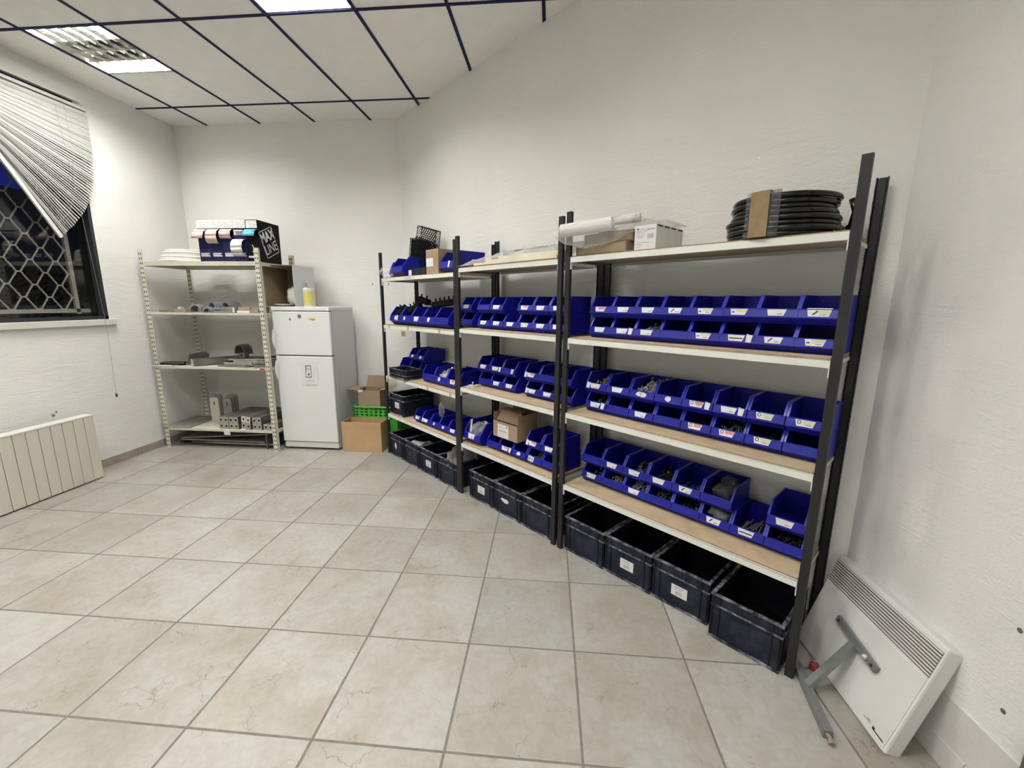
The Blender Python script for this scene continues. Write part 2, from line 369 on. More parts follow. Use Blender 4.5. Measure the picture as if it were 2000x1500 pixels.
LLAB = ['square louvred ceiling lamp above the window blind', 'square louvred ceiling lamp cut off by the top edge of the picture',
        'louvred ceiling lamp overhead on the side of the leaning heater', 'louvred ceiling lamp overhead on the side of the ribbed radiator',
        'rear louvred ceiling lamp behind the camera, heater side', 'rear louvred ceiling lamp behind the camera, radiator side']
for k, (li, ly) in enumerate(LIGHTS):
    t = thing('ceiling_light', LLAB[k], 'ceiling light', (GX+0.6*li+0.3, ly+0.3, ZC), group='recessed ceiling lamps')
    h = 0.286; b = MB()
    b.box(-h,h,-h,h,0.105,0.11).box(-h,-h+.004,-h,h,0,0.105).box(h-.004,h,-h,h,0,0.105).box(-h,h,-h,-h+.004,0,0.105).box(-h,h,h-.004,h,0,0.105)
    b.build('housing', M_lhouse, t)
    for y0 in (-0.272, 0.132):
        pts = [(y0+0.14*q/6, 0.038+0.030*math.sin(PI*q/6)) for q in range(7)]
        b = MB()
        for q in range(6): b.quad((-.27,pts[q][0],pts[q][1]),(-.27,pts[q+1][0],pts[q+1][1]),(.27,pts[q+1][0],pts[q+1][1]),(.27,pts[q][0],pts[q][1]))
        b.build('lamp', M_lamp, t, smooth=True)
    b = MB()
    for y0 in (-0.13, 0.0):
        pts = [(y0+0.13*q/8, 0.035+0.045*math.sin(PI*q/8)) for q in range(9)]
        for q in range(8): b.quad((-.27,pts[q][0],pts[q][1]),(-.27,pts[q+1][0],pts[q+1][1]),(.27,pts[q+1][0],pts[q+1][1]),(.27,pts[q][0],pts[q][1]))
    b.build('reflector', M_alu, t, smooth=True)
    for q in range(6):
        x = -0.235+0.094*q
        MB().prism([(x-0.010,0.036),(x-0.006,0.020),(x-0.0015,0.005),(x+0.0015,0.005),(x+0.006,0.020),(x+0.010,0.036)], -0.275, 0.275, 'xz').build('louvre_blade', M_alu, t)
    for y in (-0.13, 0.0, 0.13):
        MB().prism([(y-0.006,0.040),(y+0.006,0.040),(y+0.0015,0.004),(y-0.0015,0.004)], -0.275, 0.275).build('louvre_rail', M_alu, t)

# walls
WY0, WY1, WZ0, WZ1 = 1.55, 3.60, 1.345, 3.165    # window opening
b = MB(); T = 0.22
b.box(XL-T, XL, YR-T, WY0, 0, ZC+.15).box(XL-T, XL, WY1, YB+T, 0, ZC+.15).box(XL-T, XL, WY0, WY1, 0, WZ0).box(XL-T, XL, WY0, WY1, WZ1, ZC+.15)
wl = b.build('wall_left', M_wallL); tag(wl, kind='structure')
wb = MB().box(XL-T, XD+0.15, YB, YB+T, 0, ZC+.15).build('wall_back', M_wall); tag(wb, kind='structure')
for x in (-1.968, -1.788):
    b = MB(); b.M = Matrix.Rotation(PI/2, 4, 'X'); b.lathe([(0.008, 0), (0.006, 0.0012)], 10); b.build('wall_plug', M_gasket, wb).location = (x, YB-.0005, 1.711)
MB().box(-1.668, -1.620, YB-.001, YB, 1.145, 1.20).build('tape_patch', M_stain, wb)
dx, dy = XR-XD, YC-YB; LD = math.hypot(dx, dy); AD = math.atan2(dy, dx)
o = MB().box(0, LD+0.1, 0, T, 0, ZC+.15).build('wall_slanted', M_wall); place(o, (XD, YB, 0), AD); tag(o, kind='structure')
wr = MB().box(XR, XR+T, YR-T, YC+0.01, 0, ZC+.15).build('wall_right', M_wall); tag(wr, kind='structure')
tag(MB().box(XL-T, XR+T, YR-T, YR, 0, ZC+.15).build('wall_rear', M_wall), kind='structure')
for y, z, rr, s_ in ((3.020, .578, .013, 1), (3.046, .602, .008, 4)):
    b = MB(); b.add([(XL+.0006, y+rr*(1+.5*noise.noise(Vector((q*1.1,s_,0))))*math.cos(2*PI*q/14), z+rr*(1+.5*noise.noise(Vector((q*.9,s_,3))))*math.sin(2*PI*q/14)) for q in range(14)], [tuple(range(14))]); b.build('scuff_mark', M_steel, wl)
# skirtings made of tile strips
def skirting(name, p0, p1, h, th, ln, M, z0=0.0):
    p0, p1 = Vector((*p0, 0)), Vector((*p1, 0)); L = (p1-p0).length; a = math.atan2(p1.y-p0.y, p1.x-p0.x)
    root = MB().box(0, L, -th*0.5, 0, z0, z0+h-0.004).build(name, M_grout); place(root, p0, a); tag(root, kind='structure')
    n = max(1, round(L/ln))
    for k in range(n):
        MB().box(L*k/n+.0015, L*(k+1)/n-.0015, -th, -0.0005, z0+.001, z0+h).build('skirting_tile', M, root)
    return root
skirting('baseboard_left', (XL, YR), (XL, YB), 0.075, 0.011, 0.47, M_base)
skirting('baseboard_back', (XL, YB), (XD, YB), 0.075, 0.011, 0.47, M_base)
skirting('baseboard_slanted', (XD, YB), (XR, YC), 0.075, 0.011, 0.47, M_base)
skirting('baseboard_right', (XR, YC), (XR, YR), 0.092, 0.012, 0.605, M_plinth)
tag(MB().box(XR-0.006, XR, YR, YC, 0.094, 0.248).build('trim_1', M_plinth), kind='structure')
for p in ((XR-0.001, 1.169, 0.354), (XR-0.001, 1.180, 0.616)):
    b = MB(); b.M = Matrix.Rotation(-PI/2, 4, 'Y'); b.lathe([(0.008, 0), (0.0045, 0.0012)], 10)
    o = b.build('wall_plug', M_gasket, wr); o.location = p

# ---------------------------------------------------------------- window, blind, grille, outside
wn = thing('window_1', None, None); tag(wn, kind='structure')
b = MB(); X0, X1 = XL-T, XL-0.002; f = 0.028
b.box(X0,X1,WY1-f,WY1,WZ0,WZ1).box(X0,X1,WY0,WY0+f,WZ0,WZ1).box(X0,X1,WY0,WY1,WZ0,WZ0+f).box(X0,X1,WY0,WY1,WZ1-f,WZ1)
b.build('window_frame', M_frame, wn)
MB().box(XL-0.075, XL-0.069, WY0+f, WY1-f, WZ0+f, WZ1-f).build('pane', M_glass, wn)
MB().box(XL-0.004, XL+0.028, WY0-0.05, WY1+0.045, WZ0-0.052, WZ0).build('sill', M_whited, wn, bevel=0.003)
tag(MB().box(XL-0.004, XL+0.035, WY0-0.1, WY1+0.035, WZ1, WZ1+0.095).build('trim_2', M_wallL), kind='structure')
# security grille: each curved wire runs diagonally between welded crossings
gr = thing('window_grille', 'pale wavy lattice security grille outside the dark window', 'grille', (XL-0.15, 0, 0))
MB().box(-.012,.012, 3.455,3.487, WZ0+.05, WZ1-.03).build('upright_bar', M_grille, gr)
MB().box(-.012,.012, WY0+.03,WY1-.03, WZ0+.062, WZ0+.094).build('bottom_bar', M_grille, gr)
SHAPE = [(0,0),(.014,-.002),(.022,-.010),(.027,-.024),(.036,-.034),(.0555,-.066),(.0645,-.076),(.0695,-.090),(.0775,-.098),(.0915,-.100)]
for rw in range(0, 18):
    zt = 1.538+0.1*rw                     # crests of this wire touch the troughs of the one above
    if zt > WZ1-0.05: break
    y = (3.459 if rw % 2 == 0 else 3.3675) - 0.183*7; run = []
    while y < 3.47:
        run += [(0.0, y+p[0], zt+p[1]) for p in SHAPE[:-1]] + [(0.0, y+.183-p[0], zt+p[1]) for p in SHAPE[::-1][:-1]]
        y += .183
    run = [p for p in run if 2.3 < p[1] < 3.462]
    MB().tube(run, 0.0068, 6).build('lattice_wire', M_grille, gr, smooth=True)
# venetian blind that has come off on one side and hangs in a fan
bl = thing('venetian_blind', 'broken white venetian blind drooping in a fan over the window', 'blind', (XL+0.045, 0, 0))
MB().box(-.014,.014, 2.30,3.655, 3.105,3.128).build('headrail', M_slat, bl)
EDGE = [(3.66,3.088),(3.66,3.02),(3.659,2.963),(3.658,2.90),(3.658,2.832),(3.655,2.765),(3.65,2.697),(3.634,2.588),(3.616,2.508),(3.581,2.398),(3.535,2.315),(3.481,2.231),(3.402,2.139),(3.345,2.08),(3.29,2.032)]
NS = 58
def edge(t):
    t *= len(EDGE)-1; k = min(int(t), len(EDGE)-2); u = t-k
    return [EDGE[k][c]*(1-u)+EDGE[k+1][c]*u for c in (0, 1)]
for k in range(NS):
    t = k/(NS-1); ye, ze = edge(t); d = Vector((2.86-ye, 3.092-0.335*t**0.8-ze)).normalized()*1.12; yp, zp = ye+d.x, ze+d.y
    b = MB(); nseg = 6; til = 1.22-0.10*math.sin(k*2.1)-0.25*t
    n2 = Vector((-d.y, d.x)).normalized(); n2 = n2 if n2.y > 0 else -n2
    for q in range(nseg+1):
        u = q/nseg; y = yp+(ye-yp)*u; z = zp+(ze-zp)*u; x = 0.004*math.sin(3*u+k)*t
        wx, wz = 0.0155*math.cos(til), 0.0155*math.sin(til)
        b.v += [(x-wx, y+n2.x*wz, z+n2.y*wz), (x+0.002, y, z), (x+wx, y-n2.x*wz, z-n2.y*wz)]
    for q in range(nseg):
        for c in (0, 1):
            a = q*3+c; b.f.append((a, a+1, a+4, a+3)); b.mi.append(0)
    b.build('slat', M_slat, bl, smooth=True)
ye, ze = EDGE[-1]
MB().bar((0.006, 2.72, 2.98), (0.006, ye-0.006, ze-0.010), 0.026, 0.016, (1,0,0)).build('bottom_rail', M_whited, bl)
MB().tube([(0.018,3.47,3.1),(0.02,3.48,2.75),(0.022,3.44,2.4),(0.02,3.36,2.22),(0.02,3.25,2.12)], 0.0011, 4).build('ladder_cord', M_slat, bl)
b = MB().tube([(0.02,3.40,3.10),(0.012,3.46,2.4),(0.005,3.52,1.36),(0.0,3.525,1.15),(-0.012,3.52,0.66)], 0.0011, 4)
b.build('pull_cord', M_gink, bl)
b = MB(); b.M = Matrix.Translation((-0.012,3.52,0.625)); b.lathe([(0.003,0.035),(0.007,0.028),(0.008,0.008),(0.005,0)][::-1], 10); b.build('cord_knob', M_ink, bl, smooth=True)
# outside in the dark
tag(MB().box(-9.5, XL-T-0.02, -1, 8, -0.12, -0.02).build('ground', M_ground), kind='structure')
def blob(name, loc, rad, M, seed, sq=(1,1,1), amp=0.3, fr=2.2, sub=3, parent=None, smooth=True):
    import bmesh
    bm = bmesh.new(); bmesh.ops.create_icosphere(bm, subdivisions=sub, radius=1.0)
    for v in bm.verts:
        n = noise.noise(v.co*fr + Vector((seed*3.7, seed*1.3, seed))) + 0.5*noise.noise(v.co*fr*2.3 + Vector((seed, 0, seed*2)))
        c = v.co*(1+amp*n); v.co = (c.x*rad*sq[0], c.y*rad*sq[1], c.z*rad*sq[2])
    me = bpy.data.meshes.new(name); bm.to_mesh(me); bm.free(); me.materials.append(M)
    if smooth: me.polygons.foreach_set('use_smooth', [True]*len(me.polygons))
    o = link(name, me, parent); o.location = loc
    return o
def shrub(loc, rad, n, seed, label):
    rnd = random.Random(seed); b = MB()
    for k in range(n):
        d = Vector((rnd.gauss(0,1), rnd.gauss(0,1), rnd.gauss(0,0.9))).normalized()*rad*rnd.uniform(0.55,1); d.z = max(d.z, -rad*0.8)
        u = Vector((rnd.gauss(0,1), rnd.gauss(0,1), rnd.gauss(0,1))).normalized(); v = u.orthogonal().normalized(); L = rnd.uniform(.05,.09)
        b.quad(d-u*L*.25, d+v*L*.6-u*0, d+u*L*.25+v*L*.2, d-v*L*.5)
    t = thing('shrub', label, 'shrub', loc)
    f = b.build('foliage', M_leaf, t); tag(f, kind='stuff')
    MB().tube([(0,0,-loc[2]),(0.02,0.01,-rad*.3),(0,0,rad*.2)], [.03,.02,.008], 6).build('stem', M_card, t)
shrub((-5.5, 4.3, 1.35), 0.55, 700, 3, 'dim green shrub in the dark outside, nearest the window corner')
shrub((-6.3, 3.0, 1.25), 0.5, 600, 4, 'dim green shrub in the dark outside, behind the grille centre')
tag(MB().box(-5.45,-5.38, 3.55,4.12, 2.62,3.0).build('lit_sign', M_sign), 'glowing blue sign outside, under the blind at the picture edge', 'sign')

# ---------------------------------------------------------------- ribbed radiator at the left wall
rd = thing('ribbed_radiator', 'cream ribbed electric radiator standing on the floor below the window', 'radiator', (-3.86, 3.132, 0))
MB().box(-0.075, -0.004, -1.27, -0.005, 0.012, 0.548).build('body', M_rad, rd)
for k in range(16):
    MB().box(-0.012, 0.01, -0.0795*(k+1)+0.0022, -0.0795*k-0.0022, 0.01, 0.556).build('rib', M_rad, rd, bevel=0.003)
MB().box(-0.08, 0.012, -1.272, 0.0, 0.552, 0.566).build('top_cap', M_whited, rd, bevel=0.003)
for y in (-0.12, -1.12): MB().box(-0.07, -0.01, y-0.03, y+0.03, 0, 0.013).build('foot', M_gasket, rd)

# ---------------------------------------------------------------- white slotted shelf at the back
SY0, SY1, SX0, SX1 = 3.905, 4.44, -4.005, -2.765
ws = thing('slotted_shelf', 'cream slotted-angle shelf with four levels beside the fridge', 'shelf', (0, 0, 0))
def slotted_post(x, y, face, h, first):
    s = 1 if face == 'L' else -1; b = MB()
    b.box(x, x+s*0.046, y-0.0, y+0.002, 0, h) if s > 0 else b.box(x-0.046, x, y, y+0.002, 0, h)
    b.box(min(x, x+s*.002), max(x, x+s*.002), y, y+0.034, 0, h)
    o = b.build('post', M_cream, ws)
    hb = MB(); z = 0.025
    while z < h-0.01:
        for q in (0.013, 0.033): hb.box(x+s*q-.0045, x+s*q+.0045, y-.0006, y+.0005, z-.008, z+.008)
        z += 0.045
    tag(hb.build('slot_holes', M_hole, o), kind='stuff')
slotted_post(SX0, SY0, 'L', 1.995, 1); slotted_post(SX1, SY0, 'R', 2.01, 1)
slotted_post(SX0+.002, SY1, 'L', 1.86, 0); slotted_post(SX1-.0, SY1, 'R', 2.0, 0)
LV = [(1.888, 0.040), (1.402, 0.020), (0.862, 0.020), (0.214, 0.022)]
for k, (z, h) in enumerate(LV):
    x0 = SX0+.003; b = MB()
    b.box(x0, SX1-.003, SY0+.003, SY1, z-.003, z).box(x0, SX1-.003, SY0+.0025, SY0+.0045, z-h, z).box(x0, SX1-.003, SY1-.002, SY1, z-h, z).box(x0, x0+.002, SY0+.003, SY1, z-h, z)
    b.box(SX1-.005, SX1-.003, SY0+.003, SY1, z-h, z)
    b.build('shelf_panel', M_cream, ws)
b = MB().box(-3.03+.15, -2.83+.02, SY0+.0015, SY0+.0024, 0.849, 0.858); b.v = [(v[0], v[1], v[2]) for v in b.v]
MB().box(-2.875, -2.825, SY0+.0012, SY0+.0022, 0.846, 0.860).build('red_sticker', M_redb, ws)

# things on its top level
def ring_path(cx, cy, R, z, n=40, ph=0, wob=0.0):
    return [(cx+(R+wob*math.sin(3*a+ph))*math.cos(a), cy+(R+wob*math.sin(2*a+ph))*math.sin(a), z) for a in (2*PI*q/n for q in range(n))]
t = thing('white_tube_coil', 'coil of white plastic tube lying on top of the cream shelf', 'tube coil', (-3.69, 4.19, 1.889))
for k in range(6):
    R = 0.270-0.006*(k % 2)-0.008*k
    MB().tube(ring_path(0.004*k, 0, R, 0.0115+0.0195*k, 44, k, 0.004), 0.0125, 8, True).build('loop', M_wcable, t, smooth=True)
for k in range(5):
    x0 = -3.372+0.1225*k; blk = k == 4
    t = thing('dispenser_box', ['leftmost navy dispenser box with a flat pink band hanging out', 'navy dispenser box with a curling pink band, second from the left',
        'navy dispenser box with a short pink band, third from the left', 'navy dispenser box with a long curled white band, next to the black box',
        'black dispenser box with a cyan band and large white MAX LINE lettering'][k], 'box', (x0, 3.925, 1.889), group='dispenser boxes on the cream shelf')
    W, D, H = 0.1205, 0.32, 0.375; bm_ = M_black if blk else M_navy
    b = MB(); b.box(0,W,0,D,0,0.235).box(0,W,0,D,0.298,H).box(0,W,0.05,D,0.235,0.298).box(0,0.003,0,0.05,.235,.298).box(W-.003,W,0,.05,.235,.298)
    b.build('carton', bm_, t)
    b = MB(); m_ = 0.006 if blk else 0.0
    b.box(m_, W-m_, -0.0012, 0, 0.302, H-m_, 0)
    for q, (xx, ww, zz) in enumerate([(0.028,.035,.352),(.09,.02,.353),(.03,.05,.335),(.085,.022,.328),(.03,.03,.312),(.06,.045,.316)]): b.box(xx, xx+ww, -0.0017, -.0012, zz, zz+0.0035, 1)
    b.build('printed_label', [M_paper, M_gink], t)
    if blk:
        MB().box(0.004,0.058,-0.001,0,0.032,0.05).box(0.064,0.10,-0.001,0,0.036,0.05).build('printed_mark', M_paper, t)
    else:
        MB().box(0.012,0.10,-0.001,0,0.068,0.078).box(0.015,0.105,-0.001,0,0.045,0.056).box(0.012,0.09,-0.001,0,0.058,0.065).build('printed_mark', M_paper, t)
    bandm = [M_pink, M_pink, M_pink, M_wpaper, M_cyan][k]
    prof = [[(0.03,0.292),(-0.02,0.290),(-0.045,0.262),(-0.055,0.205)], [(0.03,0.292),(-0.02,0.29),(-0.048,0.268),(-0.058,0.225),(-0.045,0.18),(-0.02,0.162)],
            [(0.03,0.292),(-0.012,0.29),(-0.034,0.265),(-0.034,0.225),(-0.012,0.205)], [(-0.004,0.20),(-0.03,0.195),(-0.055,0.165),(-0.06,0.12),(-0.045,0.07),(-0.02,0.045)],
            [(0.03,0.288),(-0.018,0.286),(-0.036,0.265),(-0.046,0.225)]][k]
    b = MB()
    for q in range(len(prof)-1):
        (ya, za), (yb, zb) = prof[q], prof[q+1]; sh_ = 0.02 if k == 0 else 0.006
        b.quad((0.004-sh_*q/2,ya,za),(W-.004-sh_*q/2,ya,za),(W-.004-sh_*(q+1)/2,yb,zb),(0.004-sh_*(q+1)/2,yb,zb))
    bo = b.build('band', bandm, t, smooth=True); so = bo.modifiers.new('thick', 'SOLIDIFY'); so.thickness = 0.0015
    if k == 3:
        MB().box(0.004,W-.004,-0.006,0.02,0.238,0.275).box(0.02,W-.01,-0.03,-.001,0.27,0.282).build('inner_roll', [M_wpaper], t)
    if blk:
        # white square turned on its corner with the two words, on the side facing the camera, and its corner on the front
        cy, cz, A = 0.150, 0.190, math.radians(24); hw, hh, th = 0.104, 0.126, 0.006
        rot = lambda a, c: (W+0.0008, cy+a*math.cos(A)-c*math.sin(A), cz+a*math.sin(A)+c*math.cos(A))
        b = MB()
        for (a0,a1,c0,c1) in ((-hw,hw,hh-th,hh),(-hw,hw,-hh,-hh+th),(-hw,-hw+th,-hh,hh),(hw-th,hw,-hh,hh)): b.quad(rot(a0,c0),rot(a1,c0),rot(a1,c1),rot(a0,c1))
        b.build('printed_frame', M_paper, t)
        for txt, c, sz, bd, sx in (('MAX', 0.056, 0.130, 0.0040, 0.78), ('LINE', -0.056, 0.128, -0.0004, 0.78)):
            p = rot(0, c); lettering('lettering', txt, sz, M_paper, t, p, (PI/2+0, 0, PI/2), sx, bd).rotation_euler = (Matrix.Rotation(PI/2,4,'Z') @ Matrix.Rotation(PI/2,4,'X') @ Matrix.Rotation(A,4,'Z')).to_euler()
        b = MB()
        b.prism([(0.045,0.150),(0.051,0.152),(0.084,0.105),(0.050,0.085),(0.047,0.091),(0.074,0.107)], -0.0012, -0.0002, 'xz'); b.build('printed_corner', M_paper, t)
# second level: pipe clamps and small cartons
def arch(name, label, loc, rz, R, wd, h, M, group, cat='pipe clamp'):
    b = MB(); n = 10
    outer = [(R*math.cos(PI-PI*q/n), h+R*math.sin(PI-PI*q/n)) for q in range(n+1)]; inner = [((R-.012)*math.cos(PI*q/n), h+(R-.012)*math.sin(PI*q/n)) for q in range(n+1)]
    poly = [(-R,0)]+outer+[(R,0),(R-.012,0)]+inner+[(-R+.012,0)]
    for q in range(len(outer)-1):
        a0, a1 = outer[q], outer[q+1]; i0, i1 = inner[len(inner)-1-q], inner[len(inner)-2-q]
        b.add([(a0[0],0,a0[1]),(a1[0],0,a1[1]),(i1[0],0,i1[1]),(i0[0],0,i0[1]),(a0[0],wd,a0[1]),(a1[0],wd,a1[1]),(i1[0],wd,i1[1]),(i0[0],wd,i0[1])],
              [(0,1,2,3)[::-1],(4,5,6,7),(0,1,5,4)[::-1],(2,3,7,6)[::-1]])
    for s in (-1, 1): b.box(min(s*R,s*(R-.012)), max(s*R,s*(R-.012)), 0, wd, 0, h+.001)
    t = thing(name, label, cat, loc, rz, group)
    b.build('arch', M, t)
    MB().box(-R-.012, R+.012, 0, wd, 0, 0.008).build('foot_plate', M, t)
    return t
z2 = 1.403
arch('pipe_clamp', 'leftmost grey arched pipe clamp on the second level', (-3.53, 3.96, z2), 0.15, 0.058, 0.11, 0.022, M_gplast, 'grey pipe clamps')
arch('pipe_clamp', 'tallest grey arched pipe clamp in the middle of the pile', (-3.40, 4.02, z2), -0.35, 0.060, 0.14, 0.046, M_gplast, 'grey pipe clamps')
arch('pipe_clamp', 'grey arched pipe clamp at the back right of the pile', (-3.285, 4.06, z2), -0.25, 0.056, 0.13, 0.050, M_gplast, 'grey pipe clamps')
arch('pipe_clamp', 'low grey pipe clamp at the front of the pile', (-3.375, 3.925, z2), 0.05, 0.05, 0.055, 0.004, M_gplast, 'grey pipe clamps')
def slab(name, label, cat, x0,x1,y0,y1,z0,z1, M, group=None, bev=0.002, rz=0.0, extra=None):
    cx, cy = (x0+x1)/2, (y0+y1)/2
    o = thing(name, label, cat, (cx, cy, z0), rz, group)
    MB().box(x0-cx,x1-cx,y0-cy,y1-cy,0,z1-z0).build('body', M, o, bevel=bev)
    if extra:
        for nm, bx, mm in extra:
            MB().box(*bx).build(nm, mm, o)
    return o
slab('metal_block','grey metal block in front of the pipe clamps','block', -3.31,-3.235,3.925,4.0,z2,z2+.05, M_gplast, rz=.1, extra=[('groove', (-.03,.03,-.0385,-.037,.02,.03), M_hole)])
slab('metal_case','pale flat metal case on the second level','case', -3.228,-3.09,3.93,4.1,z2,z2+.055, M_steel, extra=[('seam', (-.069,.069,-.0858,-.0852,.026,.029), M_hole), ('clasp', (.052,.069,-.0868,-.085,.005,.05), M_paper)])
slab('small_carton','dark open small carton right of the pale metal case','carton', -3.075,-2.945,3.94,4.1,z2,z2+.02, M_paper, extra=[('cover', (-.065,.065,-.06,.08,.02,.056), M_cardd)])
slab('small_carton','grey small carton against the right post','carton', -2.94,-2.85,3.94,4.1,z2,z2+.03, M_steel, extra=[('lid', (-.047,.047,-.05,.08,.03,.055), M_cardd)])
slab('flat_bracket','thin brown flat bracket at the left end of the second level','bracket', -3.88,-3.77,3.92,3.98,z2,z2+.012, M_cardd, extra=[('lip', (-.055,.055,-.03,-.024,.012,.02), M_dsteel)])
slab('wooden_block','brown block left of the pipe clamps','block', -3.72,-3.61,3.93,4.05,z2,z2+.035, M_cardd, extra=[('paper_scrap', (-.06,-.03,-.02,.02,.035,.052), M_paper)])
# third level: brackets, channels and plates
z3 = 0.863
def channel(name, label, loc, rz, L, wd, h, M, group, ry=0.0, plate=True, rx=0.0, pm=None):
    t = thing(name, label, 'metal profile', loc, rz, group, rx=rx, ry=ry)
    b = MB(); th = 0.003
    b.box(-wd/2,wd/2,0.003,L,h-th,h).box(-wd/2,-wd/2+th,.003,L,0,h).box(wd/2-th,wd/2,.003,L,0,h).box(-wd/2,wd/2,.003,L,0,th)
    b.build('channel', M, t)
    if plate:
        # end plate with two punched holes
        b = MB(); R = h*0.19; n = 8; cs = [-wd*.26, wd*.26]; zc = h*.5
        for cx in cs:
            x0, x1 = (-wd/2, 0) if cx < 0 else (0, wd/2)
            sq = []
            for q in range(n):
                a = 2*PI*q/n; c_, s_ = math.cos(a), math.sin(a); k_ = 1/max(abs(c_), abs(s_))
                sq.append((min(max(cx+c_*k_*(wd/4), x0), x1), min(max(zc+s_*k_*h/2, 0), h)))
            ci = [(cx+R*math.cos(2*PI*q/n), zc+R*math.sin(2*PI*q/n)) for q in range(n)]
            for q in range(n):
                q2 = (q+1) % n; b.quad((sq[q][0],0,sq[q][1]),(ci[q][0],0,ci[q][1]),(ci[q2][0],0,ci[q2][1]),(sq[q2][0],0,sq[q2][1]))
                b.quad((ci[q][0],0,ci[q][1]),(ci[q][0],.003,ci[q][1]),(ci[q2][0],.003,ci[q2][1]),(ci[q2][0],0,ci[q2][1]))
        b.build('end_plate', pm or M_zinc, t)
        b = MB().box(-wd/2+.004, wd/2-.004, .02, .022, .004, h-.004); b.build('hole_shade_sheet', M_hole, t)  # dark sheet behind the punched holes; the shade inside is put into its colour
    return t
t = channel('metal_profile','grey channel with a cream end plate lying across the third level', (-3.635,3.955,z3+.003), -0.62, 0.46, 0.11, 0.066, M_dsteel, 'steel profiles on the third level', pm=M_cream)
t = thing('angle_bracket','tilted L-shaped plate leaning behind the cream end plate','bracket', (-3.72,3.97,z3+.01), -0.1, ry=0.42)
MB().box(-.003,.003,0,.2,0,.125).build('plate', M_steel, t); MB().box(-.003,.05,.196,.2,0,.12).build('flange', M_dsteel, t)
slab('flat_bar','dark flat bar sticking out past the left post','metal bar', -4.0,-3.76,3.97,4.05,z3,z3+.03, M_blkw, rz=0.15, extra=[('edge_strip', (-.12,.12,-.0415,-.04,.02,.03), M_dsteel)])
slab('flat_bar','thin pale strip sticking out over the left edge of the third level','metal bar', -4.03,-3.80,3.90,3.955,z3,z3+.006, M_paper, rz=0.06, extra=[('end_tab', (.085,.115,-.027,.027,.006,.009), M_steel)])
t = arch('metal_shoe','curved grey metal shoe standing upright on the plates',(-3.30,4.20,z3+.10),-0.25,0.07,0.10,0.03,M_dsteel,None,'bracket')
slab('metal_block','small dark block beside the curved metal shoe','block', -3.235,-3.17,4.1,4.17,z3+.075,z3+.125, M_dsteel, extra=[('bore', (-.012,.012,-.0362,-.0345,.015,.035), M_hole)])
for k in range(5):
    slab('steel_plate', ['lowest grey steel plate of the pile on the third level','second grey steel plate from the bottom of the pile','middle grey steel plate of the pile, pushed left','fourth grey steel plate, turned a little on the pile','topmost grey steel plate of the pile'][k], 'plate',
         -3.36+.05*k*(k%2),-2.99+.02*k,3.95+.02*k,4.3,z3+.001+.014*k+(0.0),z3+.011+.014*k, M_steel if k%2 else M_dsteel, 'plates on the third level', rz=0.05*(k-2), extra=[('folded_edge', (-.16,.14,-.172+.008*k,-.165+.008*k,.0,.0135), M_zinc)])
for k in range(6):
    slab('thin_plate', ['lowest thin plate of the neat stack by the right post','second thin plate from the bottom by the right post','third thin plate from the bottom by the right post','fourth thin plate from the bottom by the right post','fifth thin plate from the bottom by the right post','topmost thin plate of the neat stack by the right post'][k], 'plate',
         -2.955,-2.80,3.925+.006*(k%3),4.2,z3+.001+.0155*k,z3+.0085+.0155*k, M_zinc, 'thin plates by the right post', extra=[('spacer_rib', (-.05,.05,-.10,.10,.0074,.0155), M_hole)])
# lowest level: profiles with punched end plates, plates standing behind them
z4 = 0.2145; g4 = 'steel profiles on the lowest level'; pw, ph = 0.106, 0.064
P4 = [('bottom left profile with a punched end plate', -3.352, z4, 0), ('profile on top of the bottom left one', -3.352, z4+.0655, 0), ('bottom profile second from the left', -3.243, z4, 0), ('profile on top of the second one from the left', -3.243, z4+.0655, 0),
      ('tilted bottom profile in the middle of the row', -3.112, z4+.008, 0.13), ('tilted upper profile with a yellowish end plate', -3.108, z4+.075, 0.13), ('bottom profile to the right of the tilted pair', -2.985, z4+.001, -0.03), ('upper profile to the right of the tilted pair', -2.985, z4+.068, -0.06), ('rightmost low profile half hidden by the post', -2.868, z4, 0)]
for lab, x, z, ry in P4:
    channel('metal_profile', 'steel '+lab, (x, 3.93, z), -0.12 if x > -3.2 else -0.04, 0.44, pw, ph, M_dsteel, g4, ry=ry, pm=M_zinc if 'yellow' not in lab else M_cream)
for k, (x, y, zt, lab) in enumerate([(-3.665,4.20,.265,'front upright plate of the left pair behind the profiles'),(-3.655,4.235,.29,'rear upright plate of the left pair behind the profiles'),(-3.515,4.20,.262,'front upright plate of the right set behind the profiles'),(-3.505,4.23,.28,'middle upright plate of the right set behind the profiles'),(-3.495,4.26,.292,'rear upright plate of the right set behind the profiles')]):
    t = thing('rounded_plate', lab, 'plate', (x, y, z4), group='upright rounded plates')
    w2 = 0.05; pl = [(-w2,0),(w2,0),(w2,zt-.02),(w2-.02,zt),(-w2+.02,zt),(-w2,zt-.02)]
    MB().prism(pl, 0, .022, 'xz').build('body', M_cream if k in (0,) else M_steel, t)
    MB().box(-.006,.006,-.001,.0,zt*.68,zt*.82).build('slot', M_hole, t)
slab('paper_tag','white paper tag hanging over the edge of the lowest level','paper', -3.33,-3.265,3.893,3.90,.163,.225, M_paper, bev=0, extra=[('crease', (-.03,.03,-.0042,-.0035,.03,.031), M_steel)])
slab('paper_tag','small white paper scrap lying before the tilted profiles','paper', -3.16,-3.10,3.895,3.925,.2145,.222, M_paper, bev=0, rz=.2, extra=[('fold', (-.02,.03,.0,.012,.007,.011), M_paper)])
t = thing('flat_plate_stack_edge', 'long grey plate sticking out past the left post on the lowest level', 'plate', (-4.02, 3.90, .216), 0.05)
MB().box(0,.30,0,.46,0,.006).build('sheet', M_steel, t); MB().box(0,.30,0,.004,.006,.016).build('lip', M_zinc, t)
